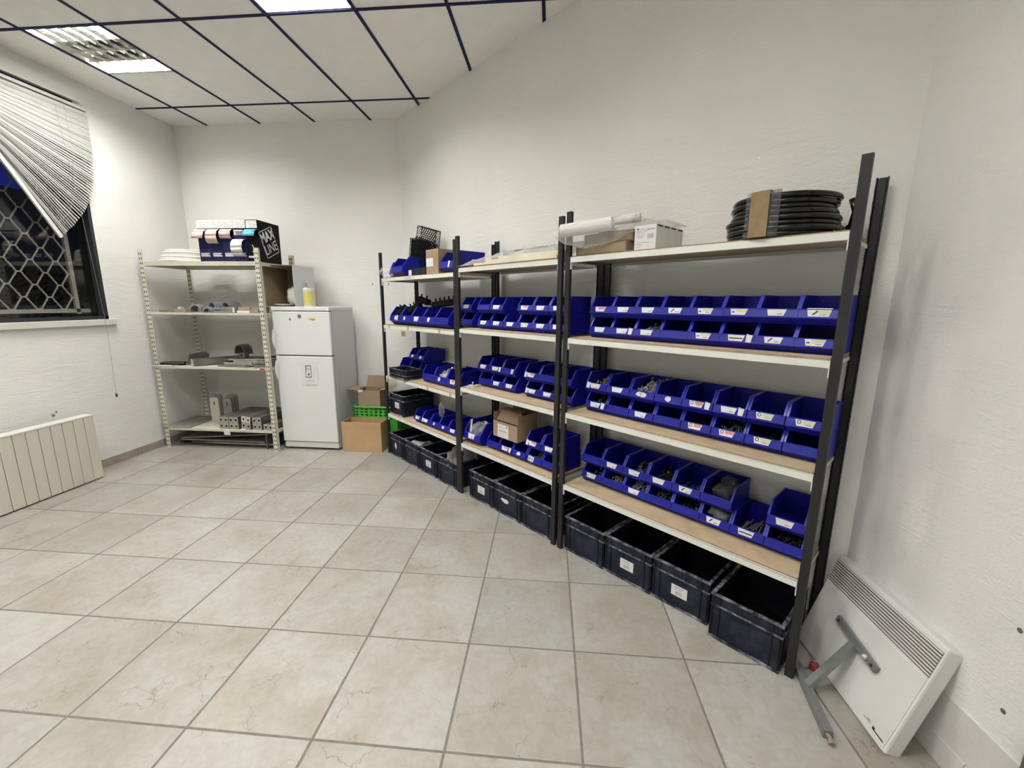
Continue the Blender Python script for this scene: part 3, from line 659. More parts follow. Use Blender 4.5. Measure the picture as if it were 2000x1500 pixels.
# sheets on the floor under it
def sheet(label, x0,x1,y0,y1,z0,hh,rz=0.0,ry=0.0):
    t = thing('metal_shelf_sheet', label, 'metal sheet', (x0, y0, z0), rz, 'metal sheets on the floor', ry=ry)
    L, D = x1-x0, y1-y0
    MB().box(0,L,0,D,hh-.003,hh).build('sheet', M_dsteel, t); MB().box(0,L,-.001,.0015,0,hh).build('front_edge', M_steel, t)
    for xx in (0, L-.003): MB().box(xx,xx+.003,0,D,0,hh).build('side_edge', M_dsteel, t)
sheet('lowest metal sheet on the floor under the cream shelf', -3.90,-2.92,3.955,4.3,0.0,.014)
sheet('metal sheet lying second on the floor pile, shifted back', -3.83,-2.93,4.03,4.36,.016,.016)
sheet('metal sheet with a bent edge in the middle of the floor pile', -3.62,-2.86,3.98,4.34,.034,.018)
sheet('upper flat metal sheet of the floor pile', -3.89,-2.95,3.965,4.32,.066,.012)
sheet('topmost metal sheet of the floor pile, propped up on the right', -3.89,-2.90,3.97,4.30,.080,.010,ry=-0.075)
t = thing('steel_bracket','dark bracket standing on the right under the cream shelf','bracket',(-2.93,3.96,0)); MB().box(0,.012,0,.14,0.0,.15).build('web', M_dsteel, t); MB().box(0,.045,0,.012,.05,.062).build('arm', M_dsteel, t)
t = thing('steel_bracket','dark bracket standing on the left under the cream shelf','bracket',(-3.915,3.965,0)); MB().box(0,.012,0,.12,0,.064).build('web', M_dsteel, t); MB().box(0,.045,0,.012,.02,.03).build('arm', M_dsteel, t)

# ---------------------------------------------------------------- fridge and what stands on it
fr = thing('fridge_freezer', 'white two-door fridge freezer with a printed sheet on its lower door', 'fridge', (-2.752, 3.99, 0))
W = 0.592
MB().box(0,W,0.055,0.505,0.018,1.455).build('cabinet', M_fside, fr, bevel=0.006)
MB().box(-0.002,W+.002,0.0,0.51,1.428,1.467).build('top_cover', M_white, fr, bevel=0.006)
MB().box(0.004,W-.004,0.045,0.055,0.08,1.425).build('gasket', M_gasket, fr)
MB().box(0,W,0.002,0.047,0.990,1.422).build('freezer_door', M_white, fr, bevel=0.008)
fd = MB().box(0,W,0.002,0.047,0.088,0.980).build('fridge_door', M_white, fr, bevel=0.008)
MB().box(0.004,W-.004,0.014,0.06,0.022,0.082).build('toe_panel', M_whited, fr, bevel=0.006)
for x in (.05, W-.05):
    for y in (.1, .45): MB().lathe([(.02,0),(.02,.02)], 10).build('foot', M_gasket, fr).location = (x, y, 0)
for z0, z1 in ((1.055, 1.245), (0.74, 0.93)):
    b = MB(); n = 8
    for q in range(n):
        a0, a1 = q/n, (q+1)/n; x0_, x1_ = .0 -.004*math.sin(PI*a0), -.004*math.sin(PI*a1)
        b.box(-.006, .022, .0 -.022*math.sin(PI*(a0+a1)/2), .004, z0+(z1-z0)*a0, z0+(z1-z0)*a1)
    b.build('handle', M_white, fr)
b = MB(); b.M = Matrix.Translation((.285,.002,1.375)) @ Matrix.Rotation(PI/2,4,'X'); b.lathe([(.019,0),(.018,.003)], 18); b.build('badge', M_gasket, fr)
b = MB(); b.M = Matrix.Translation((.185,.002,1.345)) @ Matrix.Rotation(PI/2,4,'X'); b.lathe([(.013,0),(.012,.001)], 12); b.build('lock_cap', M_steel, fr)
for x, z, rr, s in ((.39,1.347,.013,1),(.425,1.345,.024,2),(.408,1.352,.009,3)):
    b = MB(); pts = [(x+rr*(1+.35*noise.noise(Vector((q*1.3,s,0))))*math.cos(2*PI*q/12), .0016, z+.5*rr*(1+.4*noise.noise(Vector((q,s*2,1))))*math.sin(2*PI*q/12)) for q in range(12)]
    b.add(pts, [tuple(range(12))]); b.build('glue_stain', M_stain, fr)
ps = thing('printed_notice', 'white notice with a drawn fridge and snowflake taped to the fridge door', 'notice', (-2.495, 3.9905, 0.695))
b = MB(); PW, PH = .172, .232
for q in range(6):
    x0_, x1_ = PW*q/6, PW*(q+1)/6; c = lambda u: -.0015-.003*math.sin(PI*u/PW)
    b.quad((x0_,c(x0_),0),(x1_,c(x1_),0),(x1_,c(x1_)*.5,PH),(x0_,c(x0_)*.5,PH))
po = b.build('sheet', M_paper, ps, smooth=True)
def rrect(x0,x1,z0,z1,rd_,n=4):
    P = []
    for cx, cz, a0 in ((x1-rd_,z1-rd_,0),(x0+rd_,z1-rd_,PI/2),(x0+rd_,z0+rd_,PI),(x1-rd_,z0+rd_,1.5*PI)):
        P += [(cx+rd_*math.cos(a0+PI/2*q/n), cz+rd_*math.sin(a0+PI/2*q/n)) for q in range(n+1)]
    return P
def outline(b, P, th, y):
    n = len(P); cx = sum(p[0] for p in P)/n; cz = sum(p[1] for p in P)/n
    for q in range(n):
        a, c = P[q], P[(q+1)%n]; i = lambda p: (p[0]+(cx-p[0])*th/.03, y, p[1]+(cz-p[1])*th/.05)
        b.quad((a[0],y,a[1]),(c[0],y,c[1]),i(c),i(a))
b = MB(); y = -.0052
outline(b, rrect(.048,.108,.075,.195,.010), .0040, y)
b.box(.050,.106,y-.0002,y,.160,.163).box(.056,.0585,y-.0002,y,.170,.182).box(.056,.0585,y-.0002,y,.135,.152).box(.058,.063,y-.0002,y,.071,.075).box(.093,.098,y-.0002,y,.071,.075)
for q in range(3):
    a = PI*q/3+PI/6; d = Vector((math.cos(a),0,math.sin(a)))*.015; c = Vector((.079,y-.0001,.104)); b.bar(c-d, c+d, .0042, .0002, (0,1,0))
b.build('drawing', M_ink, ps)
lettering('lettering', 'ZONE FROID', .0145, M_gink, ps, (.084,-.0052,.037), (PI/2,0,0), 1.0)
# open carton lying on the fridge, crumpled bag in it, plate, bottle and tin
cb = thing('open_carton', 'white carton lying on the fridge with its open brown side forward', 'carton', (-2.835, 4.06, 1.4675))
W, D, H, th = 0.300, 0.37, 0.400, 0.004
b = MB(); b.cur = 0
MB().box(W-th,W,0,D,0,H).build('side_panel', [M_fside], cb); MB().box(W-th-.002,W-th,0,D,0,H).build('lining', M_cardi, cb)
MB().box(0,th,0,D,0,H).build('side_panel', M_cardi, cb); MB().box(th,W-th-.002,0,D,H-th,H).build('top_panel', M_cardi, cb); MB().box(th,W-th-.002,0,D,0,th).build('bottom_panel', M_cardi, cb); MB().box(th,W-th-.002,D-th,D,th,H-th).build('rear_panel', M_cardi, cb)
MB().box(0.0,.004,-.09,0,.0,H).build('flap', M_card, cb)
o = blob('crumpled_paper', (-2.62, 4.20, 1.565), .085, M_wpaper, 5, (.8,.9,1.05), .45, 2.6); tag(o, 'crumpled white paper inside the open carton on the fridge', 'paper')
t = thing('plate', 'white plate on the front left of the fridge top', 'plate', (-2.672, 4.125, 1.472))
MB().lathe([(.055,0),(.075,.004),(.112,.018),(.113,.020),(.075,.008),(.02,.006)], 32, cap=False).build('dish', M_white, t, smooth=True); MB().lathe([(.05,0.0),(.05,.004)], 24).build('foot_ring', M_white, t)
t = thing('wipes_tin', 'yellow-labelled tin with a white lid on the fridge', 'tin', (-2.39, 4.055, 1.4675))
MB().lathe([(.047,0),(.047,.165)], 28).build('can', M_whited, t, smooth=False); MB().lathe([(.0475,.014),(.0475,.145)], 28, cap=False).build('label_wrap', M_yel, t)
MB().lathe([(.049,.157),(.049,.173),(.045,.177)], 28).build('lid', M_white, t)
b = MB()
for q in range(5):
    a = -PI/2-.55+.06*(q%2); zz = .045+.018*q
    b.add([(.0479*math.cos(a+d_), .0479*math.sin(a+d_), z_) for d_, z_ in ((0,zz),(.22,zz),(.22,zz+.006),(0,zz+.006))], [(0,1,2,3)])
b.build('small_print', M_cardd, t)
b = MB(); b.add([(.0479*math.cos(a), .0479*math.sin(a), z_) for a, z_ in ((-2.05,.132),(-1.5,.132),(-1.5,.140),(-2.05,.140))], [(0,1,2,3)]); b.build('red_mark', M_red, t)
t = thing('small_bottle', 'small clear bottle with a grey top behind the yellow tin', 'bottle', (-2.455, 4.125, 1.4675))
MB().lathe([(.03,0),(.031,.14),(.022,.17),(.012,.185),(.012,.2)], 18).build('bottle_body', M_whited, t, smooth=True); MB().lathe([(.015,.195),(.015,.225),(.008,.235)], 14).build('cap', M_steel, t)

# ---------------------------------------------------------------- boxes and basket between fridge and rack
t = thing('open_wooden_box', 'open MDF box on the floor right of the fridge', 'box', (-2.118, 3.995, 0))
W, D, H, th = 0.418, 0.205, 0.312, 0.011
MB().box(0,W,0,th,0,H).build('front_board', M_mdf, t); MB().box(0,W,D-th,D,0,H).build('rear_board', M_mdf, t)
for x in (0, W-th): MB().box(x,x+th,th,D-th,0,H).build('side_board', M_mdf, t)
MB().box(th,W-th,th,D-th,0,.01).build('bottom_board', M_mdf, t)
t = thing('green_basket', 'green perforated plastic basket behind the MDF box', 'basket', (-1.845, 4.385, 0))
def perf_wall(a, c, z0, z1, nx, nz, M, parent, name):
    a, c = Vector(a), Vector(c); b = MB(); L = (c-a).length
    d = (c-a)/L; n_ = Vector((d.y,-d.x,0)); P = lambda u, z: a+d*u+Vector((0,0,z))
    cw, ch = L/nx, (z1-z0)/nz; n = 8
    for i in range(nx):
        for j in range(nz):
            cu, cz = cw*(i+.5)+(0), z0+ch*(j+.5); rx_, rz_ = cw*.36, ch*.33
            sq = []; ci = []
            for q in range(n):
                an = 2*PI*q/n; cc, ss = math.cos(an), math.sin(an); k_ = 1/max(abs(cc),abs(ss))
                sq.append(P(cu+cc*k_*cw/2, cz+ss*k_*ch/2)); ci.append(P(cu+rx_*cc, cz+rz_*ss))
            for q in range(n): q2=(q+1)%n; b.quad(sq[q],sq[q2],ci[q2],ci[q])
    o = b.build(name, M, parent); so = o.modifiers.new('thick','SOLIDIFY'); so.thickness = .003
    return o
bx, by = .255, .165
perf_wall((-bx+.02,-by+.01,0),(bx-.02,-by+.01,0),.28,.41,9,4,M_gcrate,t,'perforated_wall')
perf_wall((bx-.02,-by+.01,0),(bx-.02,by-.01,0),.28,.41,6,4,M_gcrate,t,'perforated_wall'); perf_wall((-bx+.02,by-.01,0),(-bx+.02,-by+.01,0),.28,.41,6,4,M_gcrate,t,'perforated_wall'); perf_wall((bx-.02,by-.01,0),(-bx+.02,by-.01,0),.28,.41,9,4,M_gcrate,t,'perforated_wall')
b = MB()
for y in (-by+.01, by-.013): b.box(-bx+.02,bx-.02,y,y+.003,.004,.28)
for x in (-bx+.02, bx-.023): b.box(x,x+.003,-by+.01,by-.01,.004,.28)
b.box(-bx+.02,bx-.02,-by+.01,by-.01,0,.004); b.build('lower_body', M_gcrate, t)
for k in range(7): MB().box(bx-.0215,bx-.012,-by+.03+.045*k,-by+.036+.045*k,.01,.40).build('side_rib', M_gcrate, t)
rim = [(x, y, .418) for x, y in [(p[0], p[1]) for p in rrect(-bx,bx,-by,by,.06,5)]]
MB().tube(rim, .011, 8, True).build('rim', M_gcrate, t, smooth=True)
t = thing('open_cardboard_box', 'open cardboard box with spread flaps sitting in the green basket', 'box', (-1.912, 4.33, .405), -0.0)
W2, D2, H, th = .125, .10, .195, .004
MB().box(-W2,W2,-D2,-D2+th,0,H-.004).build('front_panel', M_card, t); MB().box(-W2,W2,D2-th,D2,0,H).build('rear_panel', M_cardi, t)
for x in (-W2, W2-th): MB().box(x,x+th,-D2,D2,0,H).build('side_panel', M_cardi, t)
MB().box(-W2,W2,-D2,D2,0,th).build('bottom_panel', M_cardi, t)
def flap(a, b_, d_, name='flap', M=M_card):
    a, b_, d_ = Vector(a), Vector(b_), Vector(d_); MB().quad(a, b_, b_+d_*.98, a+d_*.98).build(name, M, t).modifiers.new('thick','SOLIDIFY').thickness = .004
flap((-W2,-D2,H),(-W2,D2,H),(-.115,-.005,.012)); flap((W2,-D2,H),(W2,D2,H),(.11,.02,.02)); flap((-W2+.01,D2,H),(W2,D2,H),(.02,.025,.125))
o = blob('paper_wad', (-2.005, 4.245, .585), .026, M_wpaper, 9, (1.4,.8,.6), .3); tag(o, 'wad of white paper at the front corner of the open cardboard box', 'paper')

# ---------------------------------------------------------------- the rack along the slanted wall
TH = math.radians(-42.2); cu_, su_ = math.cos(TH), math.sin(TH)
def sw(s, d, z): return (-1.651+cu_*s-su_*d, 4.018+su_*s+cu_*d, z)
PD = 0.020
def post(parent, s0, s1, d0, h, slots=False):
    cx = (s0+s1)/2; wd = s1-s0; b = MB(); th = .003
    if not slots:
        b.box(-wd/2,wd/2,0,th,0,h).box(-wd/2,-wd/2+th,th,PD,0,h).box(wd/2-th,wd/2,th,PD,0,h)
    else:
        b.box(-wd/2,wd/2,PD-th,PD,0,h).box(-wd/2,-wd/2+th,0,PD-th,0,h).box(wd/2-th,wd/2,0,PD-th,0,h).box(-wd/2+.006,wd/2-.006,.006,.010,0,h-.002)
    o = b.build('post', M_post, parent); o.location = (cx, d0, 0)
    if slots:
        hb = MB(); z = .06
        while z < h-.03:
            for x in (-wd/2+.0015, wd/2-.0015): hb.box(x-.002, x+.002, -.0005,.0005, z-.011, z+.011)
            z += .05
        tag(hb.build('slot_holes', M_postd, o), kind='stuff')
    return o
RACKS = [
 ('dark-posted storage rack farthest from the camera, next to the boxes', (.015,.046), (1.231,1.262), 1.972, [(1.737,-.003),(1.302,-.002),(.806,.012),(.420,.008)]),
 ('middle dark-posted storage rack under the long plastic bag', (1.264,1.295), (2.263,2.294), 1.992, [(1.765,.006),(1.325,.002),(.877,.006),(.428,.013)]),
 ('dark-posted storage rack nearest the camera, under the black hose coil', (2.320,2.351), (3.583,3.614), 2.008, [(1.769,.0075),(1.324,.01),(.885,.0115),(.434,.009)])]
RW = .405
RACK_OBJ = []
for k, (lab, pl, pr, h, lv) in enumerate(RACKS):
    t = thing('storage_rack', lab, 'rack', sw(0,0,0), TH, 'storage racks along the slanted wall'); RACK_OBJ.append(t)
    post(t, pl[0], pl[1], 0, h); post(t, pr[0], pr[1], 0, h)
    post(t, *[(.035,.078),(1.286,1.322),(2.320,2.365)][k], .358, h-.005, True); post(t, *[(1.247,1.284),(2.271,2.316),(3.574,3.612)][k], .358, h-.003, True)
    s0, s1 = pl[1]+.002, pr[0]-.002; t0, t1 = [(.080,1.229),(1.324,2.261),(2.367,3.572)][k]
    for li, (z, dz) in enumerate(lv):
        # levels slope very slightly in the photo; the mean height is used
        b = MB(); bh = .027
        b.box(s0, s1, .002, .004, z-bh, z).box(s0, s1, .002, .028, z-bh-.0015, z-bh).box(s0, s1, .002, .013, z-.0015, z).box(s0,s1,.026,.028,z-bh,z-bh+.006)
        b.build('front_beam', M_beam, t)
        b = MB(); dd = RW-.018
        b.box(t0, t1, dd-.002, dd, z-bh, z).box(t0, t1, dd-.026, dd, z-bh-.0015, z-bh); b.build('rear_beam', M_beam, t)
        for e, s in ((0, s0), (1, s1)):
            b = MB(); x0_, x1_ = (s, s+.002) if e == 0 else (s-.002, s)
            b.box(x0_, x1_, .004, .352, z-bh, z-.013).box(min(x0_, s+(.02 if e == 0 else -.02)), max(x1_, s+(.02 if e == 0 else -.02)), .03, .35, z-bh-.001, z-bh)
            b.build('side_beam', M_galv if e == 0 else M_beam, t)
            MB().box(x0_-.001, x1_+.001, .003, .016, z-bh-.038, z-bh).build('shelf_clip', M_beam, t)
        o = MB().prism([(s0+.003,.014),(s1-.003,.014),(s1-.003,.35),(t1,.352),(t1,RW-.02),(t0,RW-.02),(t0,.352),(s0+.003,.35)], z-.012, z+.006, 'xy').build('shelf_board', [M_board, M_bedge], t)
        for f in o.data.polygons: f.material_index = 0 if abs(f.normal.z) > .5 else 1
    if k == 0:
        for z, ss in ((1.302, (.16,.52,1.02)), (.806, (.09,.42,.82,1.16))):
            for s in ss: MB().box(s-.014, s+.014, .0012, .0021, z-.026, z+.001).build('tape', M_tape, t)
        MB().box(.42,.68,.0012,.0021,1.711,1.735).build('label_strip', M_paper, t)
        b = MB(); q = .50
        while q < .60: b.box(q, q+.009, .0008, .0013, 1.719, 1.728); q += .0125
        b.build('label_print', M_gink, t)

# ---- blue bins
def bin_meshes(W, D, H, key):
    t = .003; lb, lt, sh_, bf = .25*H, .53*H, .050 if D < .3 else .075, .028 if D < .3 else .05   # lip bottom/top height, shoulder depth, base inset
    prof = [(bf,0),(D,0),(D,H),(sh_,H),(.012,lt),(0,lb)]
    b = MB()
    b.prism(prof, -W/2, -W/2+t); b.prism(prof, W/2-t, W/2)
    b.box(-W/2+t, W/2-t, D-t, D, 0, H).box(-W/2+t, W/2-t, bf, D-t, 0, t)
    q = lambda A: [(-W/2+t,)+A[0], (W/2-t,)+A[0], (W/2-t,)+A[1], (-W/2+t,)+A[1]]
    b.prism([(bf,0),(bf+t,0),(t,lb),(.012+t,lt),(.012,lt),(0,lb)], -W/2+t, W/2-t)
    # stacking ledge across the back, and two grooves on the base front
    b.box(-W/2-.001, W/2+.001, D-.001, D+.003, H-.012, H)
    body = b
    b = MB(); fw_ = .0075
    for s in (-1, 1):
        x0, x1 = (-W/2-.0008, -W/2+fw_) if s < 0 else (W/2-fw_, W/2+.0008)
        b.prism([(sh_,H+.0012),(sh_+.004,H-.003),(.016,lt-.004),(.0105,lt)], x0, x1)
        x2, x3 = (-W/2-.0008, -W/2+.006) if s < 0 else (W/2-.006, W/2+.0008)
        b.box(x2, x3, sh_, D, H-.002, H+.0012)
    b.box(-W/2-.0008, W/2+.0008, .0095, .0165, lt-.0025, lt+.0012)
    b.box(-W/2-.0008, W/2+.0008, -.0022, .002, lb-.0028, lb+.0012)
    rim = b
    mb = body.build('body', M_blue); mr = rim.build('rim', M_bluel); A, B = mb.data, mr.data
    bpy.data.objects.remove(mb); bpy.data.objects.remove(mr)
    return dict(body=A, rim=B, W=W, D=D, H=H, lb=lb, lt=lt)
BT = {'m': bin_meshes(.1435, .235, .1155, 'm'), 'l': bin_meshes(.194, .31, .168, 'l'), 'k': bin_meshes(.19, .27, .150, 'k'), 'n': bin_meshes(.138, .235, .1155, 'n')}
WORDS = {'-': 'no label', 'w': 'a blank white label', 'r': 'a red and white label', 'g': 'a green and white label', 'a': 'a white label with a black bolt picture', 'o': 'a green label with a ring picture',
         'O': 'a red label with a ring picture', 't': 'a torn paper sticker', 'q': 'a small grey sticker', 'b': 'a pale blue label', 'T': 'a label with one printed line', '8': 'a paper tag reading 8X15', 'G': 'a large green label'}
def bin_label(t, bt, code, k):
    W, lb, lt = bt['W'], bt['lb'], bt['lt']; a = math.atan2(.012, lt-lb); hgt = (lt-lb)
    def P(x, u, e=.0): # u 0..1 up the lip
        return (x, .012*u - e*math.cos(a) - .0005, lb+hgt*u + e*math.sin(a))
    b = MB(); mats = [M_paper, M_red, M_green, M_ink, M_gink, M_pblue]
    def trap(x0, x1, u0, u1, mi, e=.0010, tp=.008):
        b.quad(P(x0+tp,u0,e), P(x1-tp,u0,e), P(x1,u1,e), P(x0,u1,e), mi)
    rnd = random.Random(k*13+5); hw = .036 if W < .16 else .04; cx = 0
    for c in code:
        if c in 'wrgaoObTG':
            h2 = hw*(1.15 if c == 'G' else 1); u1 = .98 if c != 'G' else 1.12; cx = -.004
            trap(cx-h2, cx+h2, .12, u1, 5 if c == 'b' else 0)
            if c == 'r': trap(cx-h2*.35, cx+h2*.85, .5, .85, 1, .0014, .003)
            if c == 'O': trap(cx-h2*.2, cx+h2*.9, .45, .92, 1, .0014, .003)
            if c in 'gG': trap(cx-h2*.3, cx+h2*.9, .52, .92, 2, .0014, .003)
            if c == 'o': trap(cx-h2*.2, cx+h2*.9, .35, .85, 2, .0014, .003)
            if c in 'oO':
                x_, u_ = cx-h2*.55, .62; n = 10
                for q in range(n):
                    A0, A1 = 2*PI*q/n, 2*PI*(q+1)/n; R1, R2 = .008, .0052
                    pp = lambda R, A: P(x_+R*math.cos(A), u_+R*math.sin(A)/hgt, .0016)
                    b.quad(pp(R2,A0), pp(R1,A0), pp(R1,A1), pp(R2,A1), 3)
            if c in 'aG':
                b.quad(P(cx-h2*.55,.35,.0015), P(cx-h2*.42,.28,.0015), P(cx-h2*.05,.72,.0015), P(cx-h2*.18,.82,.0015), 3)
            if c in 'gT' : b.quad(P(cx-h2*.75,.4,.0015), P(cx-h2*(.45 if c=='g' else -.75),.4,.0015), P(cx-h2*(.45 if c=='g' else -.75),.56,.0015), P(cx-h2*.75,.56,.0015), 3)
            if c in 'wgaoOG' and rnd.random() < .8:
                b.quad(P(cx+h2*.1,.28,.0015), P(cx+h2*.62,.28,.0015), P(cx+h2*.62,.4,.0015), P(cx+h2*.1,.4,.0015), 4)
        elif c == 't':
            x0 = rnd.uniform(-.04,-.005); n = 7; ww = rnd.uniform(.028,.045)
            pts = [P(x0+ww*.5+ww*.5*(1+.25*rnd.uniform(-1,1))*math.cos(2*PI*q/n), .52+.42*(1+.2*rnd.uniform(-1,1))*math.sin(2*PI*q/n), .0011) for q in range(n)]
            b.add(pts, [tuple(range(n))], 0)
        elif c == 'q':
            x0 = (.038 if k % 3 else -.062) if len(code) > 1 else .03
            b.quad(P(x0,.05,.0018), P(x0+.021,0,.0018), P(x0+.024,.95,.0018), P(x0-.001,1.12,.0018), 0)
        elif c == '8':
            b.quad(P(-.05,-.05,.0012), P(.0,-.12,.0012), P(.002,1.0,.0012), P(-.052,1.1,.0012), 0)
    if b.f:
        b.build('label', mats, t)
        if code == '8': lettering('lettering', '8X15', .022, M_ink, t, P(-.025,.45,.0018), (PI/2-a,0,0), .85, .0006)
NB = [0]
def bin_at(s, d, z, kind, code, where, group, rz=0.0):
    bt = BT[kind]; k = NB[0]; NB[0] += 1
    wd = ' and '.join(WORDS[c][2:] if WORDS[c].startswith('a ') else WORDS[c] for c in code) if code != '-' else 'no label'
    lab = where
    t = thing('storage_bin', lab, 'bin', sw(s+bt['W']/2, d, z), TH+rz, group)
    link('body', bt['body'], t); link('rim', bt['rim'], t)
    bin_label(t, bt, code, k)
    return t
ORD = ['first','second','third','fourth','fifth','sixth','seventh','eighth']
def row(z, d, starts, codes, kind, where, group, idx=None):
    out = []
    for q, (s, c) in enumerate(zip(starts, codes)):
        k = idx[q] if idx else q
        look = {'-':'blue bin without label','w':'white-labelled blue bin','r':'red-labelled blue bin','g':'green-labelled blue bin','a':'blue bin with bolt-picture label','o':'blue bin with green ring label','O':'blue bin with red ring label','t':'blue bin with torn sticker','q':'blue bin with grey sticker','b':'blue bin with pale blue label','T':'blue bin with printed label','8':'blue bin tagged 8X15','G':'blue bin with large green label'}[c[0]]
        out.append(bin_at(s, d, z, kind, c, f'{look}, {ORD[k]} from left, {where}', group))
    return out
B3 = [1.3305, .8915, .4405]; B2 = [1.3315, .8835, .4345]; B1 = [1.7435, 1.3085, .8125, .4265]
ST = .1125
row(B3[0], .10, [2.425+.1445*k for k in range(8)], ['b','wq','w','-','g','Tq','a','g'], 'm', 'lower row, second shelf, near rack', 'bins on the second shelf of the near rack')
row(B3[0]+ST, .10, [2.425+.1445*k for k in range(8)], ['r','w','w','a','g','g','w','G'], 'm', 'upper row, second shelf, near rack', 'bins on the second shelf of the near rack')
row(B3[1], .118, [2.405+.1478*k for k in range(8)], ['wq','-','w','-','O','O','o','-'], 'm', 'lower row, third shelf, near rack', 'bins on the third shelf of the near rack')
row(B3[1]+ST, .112, [2.405+.1478*k for k in range(8)], ['wq','w','tt','t','Oq','wq','o','o'], 'm', 'upper row, third shelf, near rack', 'bins on the third shelf of the near rack')
row(B3[2], .132, [2.390+.1463*k for k in range(8)], ['g','-','w','-','-','a','T','-'], 'm', 'lower row, bottom shelf, near rack', 'bins on the bottom shelf of the near rack')
row(B3[2]+ST, .124, [2.390+.1463*k for k in (0,1,2,3,4,5,7)], ['-','w','w','w','a','-','w'], 'm', 'upper row, bottom shelf, near rack', 'bins on the bottom shelf of the near rack')
L22 = [1.215, 1.420, 1.5645, 1.707, 1.849, 1.991, 2.133]
row(B2[0], .075, L22, ['-','w','w','w','g','w','w'], 'n', 'lower row, second shelf, middle rack', 'bins on the second shelf of the middle rack')
row(B2[0]+ST, .075, [L22[i] for i in (0,1,2,4,5,6)], ['g','-','w','r','w','w'], 'n', 'upper row, second shelf, middle rack', 'bins on the second shelf of the middle rack')
L23 = [1.352, 1.494, 1.636, 1.868, 2.009, 2.150]
row(B2[1], .135, L23, ['-','w','w','wq','w','-'], 'n', 'lower row, third shelf, middle rack', 'bins on the third shelf of the middle rack')
row(B2[1]+ST, .125, L23, ['w','wq','q','rq','-','-'], 'n', 'upper row, third shelf, middle rack', 'bins on the third shelf of the middle rack')
bin_at(1.296, .028, B2[2], 'l', 'w', 'large blue bin full of plastic bags, bottom shelf of the middle rack', 'bins on the bottom shelf of the middle rack', 0.04)
L24 = [1.519, 1.663, 1.807, 1.953, 2.099]
row(B2[2], .075, L24, ['-','rq','t','8','-'], 'n', 'lower row, bottom shelf, middle rack', 'bins on the bottom shelf of the middle rack', [1,2,3,4,5])
row(B2[2]+ST, .065, L24[3:], ['rq','w'], 'n', 'upper row, bottom shelf, middle rack', 'bins on the bottom shelf of the middle rack')
row(B1[1], .035, [.110+.1975*k for k in range(5)], ['tq','t','w','t','-'], 'l', 'single row, second shelf, far rack', 'bins on the second shelf of the far rack')
row(B1[2], .088, [.580, .774, .968], ['-','t','r'], 'k', 'front group, third shelf, far rack', 'bins on the third shelf of the far rack')
row(B1[2], .175, [-.01, .184], ['-','-'], 'k', 'behind the small crate, third shelf, far rack', 'bins on the third shelf of the far rack')
row(B1[2]+.1515, .165, [.215, .357], ['t','t'], 'n', 'stacked pair, third shelf, far rack', 'bins on the third shelf of the far rack')
row(B1[3], .045, [.478+.1405*k for k in range(5)], ['r','wq','t','t','w'], 'n', 'single row, bottom shelf, far rack', 'bins on the bottom shelf of the far rack')
bin_at(.030, .09, B1[0], 'k', '-', 'blue bin in the top left corner of the far rack', 'bins on top of the far rack')
bin_at(.232, .012, B1[0], 'l', '-', 'large blue bin in front of the black wire baskets', 'bins on top of the far rack', .02)
bin_at(.968, .045, B1[0], 'l', 'q', 'large blue bin next to the post, on top of the far rack', 'bins on top of the far rack', -.03)

# ---- dark stacking crates
def crate_meshes(W, D, H):
    t = .004; b = MB(); c = .0
    b.box(-W/2,-W/2+t,0,D,0.004,H,0).box(W/2-t,W/2,0,D,0.004,H,0).box(-W/2+t,W/2-t,D-t,D,0.004,H,0).box(-W/2+t,W/2-t,0,D,0.0,.006,0)
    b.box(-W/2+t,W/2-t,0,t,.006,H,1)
    e = .006
    for x in (-W/2, -W/2+.032, W/2-.036, W/2-.004): b.box(x, x+.004, -e, 0, .012, H-.002, 0)
    for y in (0.0, .045, D-.049, D-.004):
        b.box(-W/2-e, -W/2, y, y+.004, .012, H-.002, 0); b.box(W/2, W/2+e, y, y+.004, .012, H-.002, 0)
    body = b
    out = []
    for nm, zs in (('rim', ((H-.006, H),)), ('band', ((H-.056, H-.050),)), ('base_band', ((.002, .012),))):
        b = MB(); k = e+.0015
        def hoop(i0, k, z0, z1):   # one closed frame around the crate
            o = [(-W/2-k,-k),(W/2+k,-k),(W/2+k,D+k),(-W/2-k,D+k)]; i = [(-W/2+i0,i0),(W/2-i0,i0),(W/2-i0,D-i0),(-W/2+i0,D-i0)]
            b.add([(x,y,z) for z in (z0,z1) for x,y in o+i], [f for q in range(4) for q2 in ((q+1)%4,) for f in ((8+q,8+q2,12+q2,12+q),(q,4+q,4+q2,q2),(q,q2,8+q2,8+q),(4+q,12+q,12+q2,4+q2))])
        for z0, z1 in zs: hoop(.007 if nm == 'rim' else -.0005, k, z0, z1+(.001 if nm == 'rim' else 0))
        o = b.build(nm, M_scuff); out.append((nm, o.data)); bpy.data.objects.remove(o)
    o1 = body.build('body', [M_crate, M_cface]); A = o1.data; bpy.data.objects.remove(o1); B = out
    return A, B, W, D, H
CM = {'f': crate_meshes(.280, .352, .222), 's': crate_meshes(.300, .165, .090), 't': crate_meshes(.272, .33, .205)}
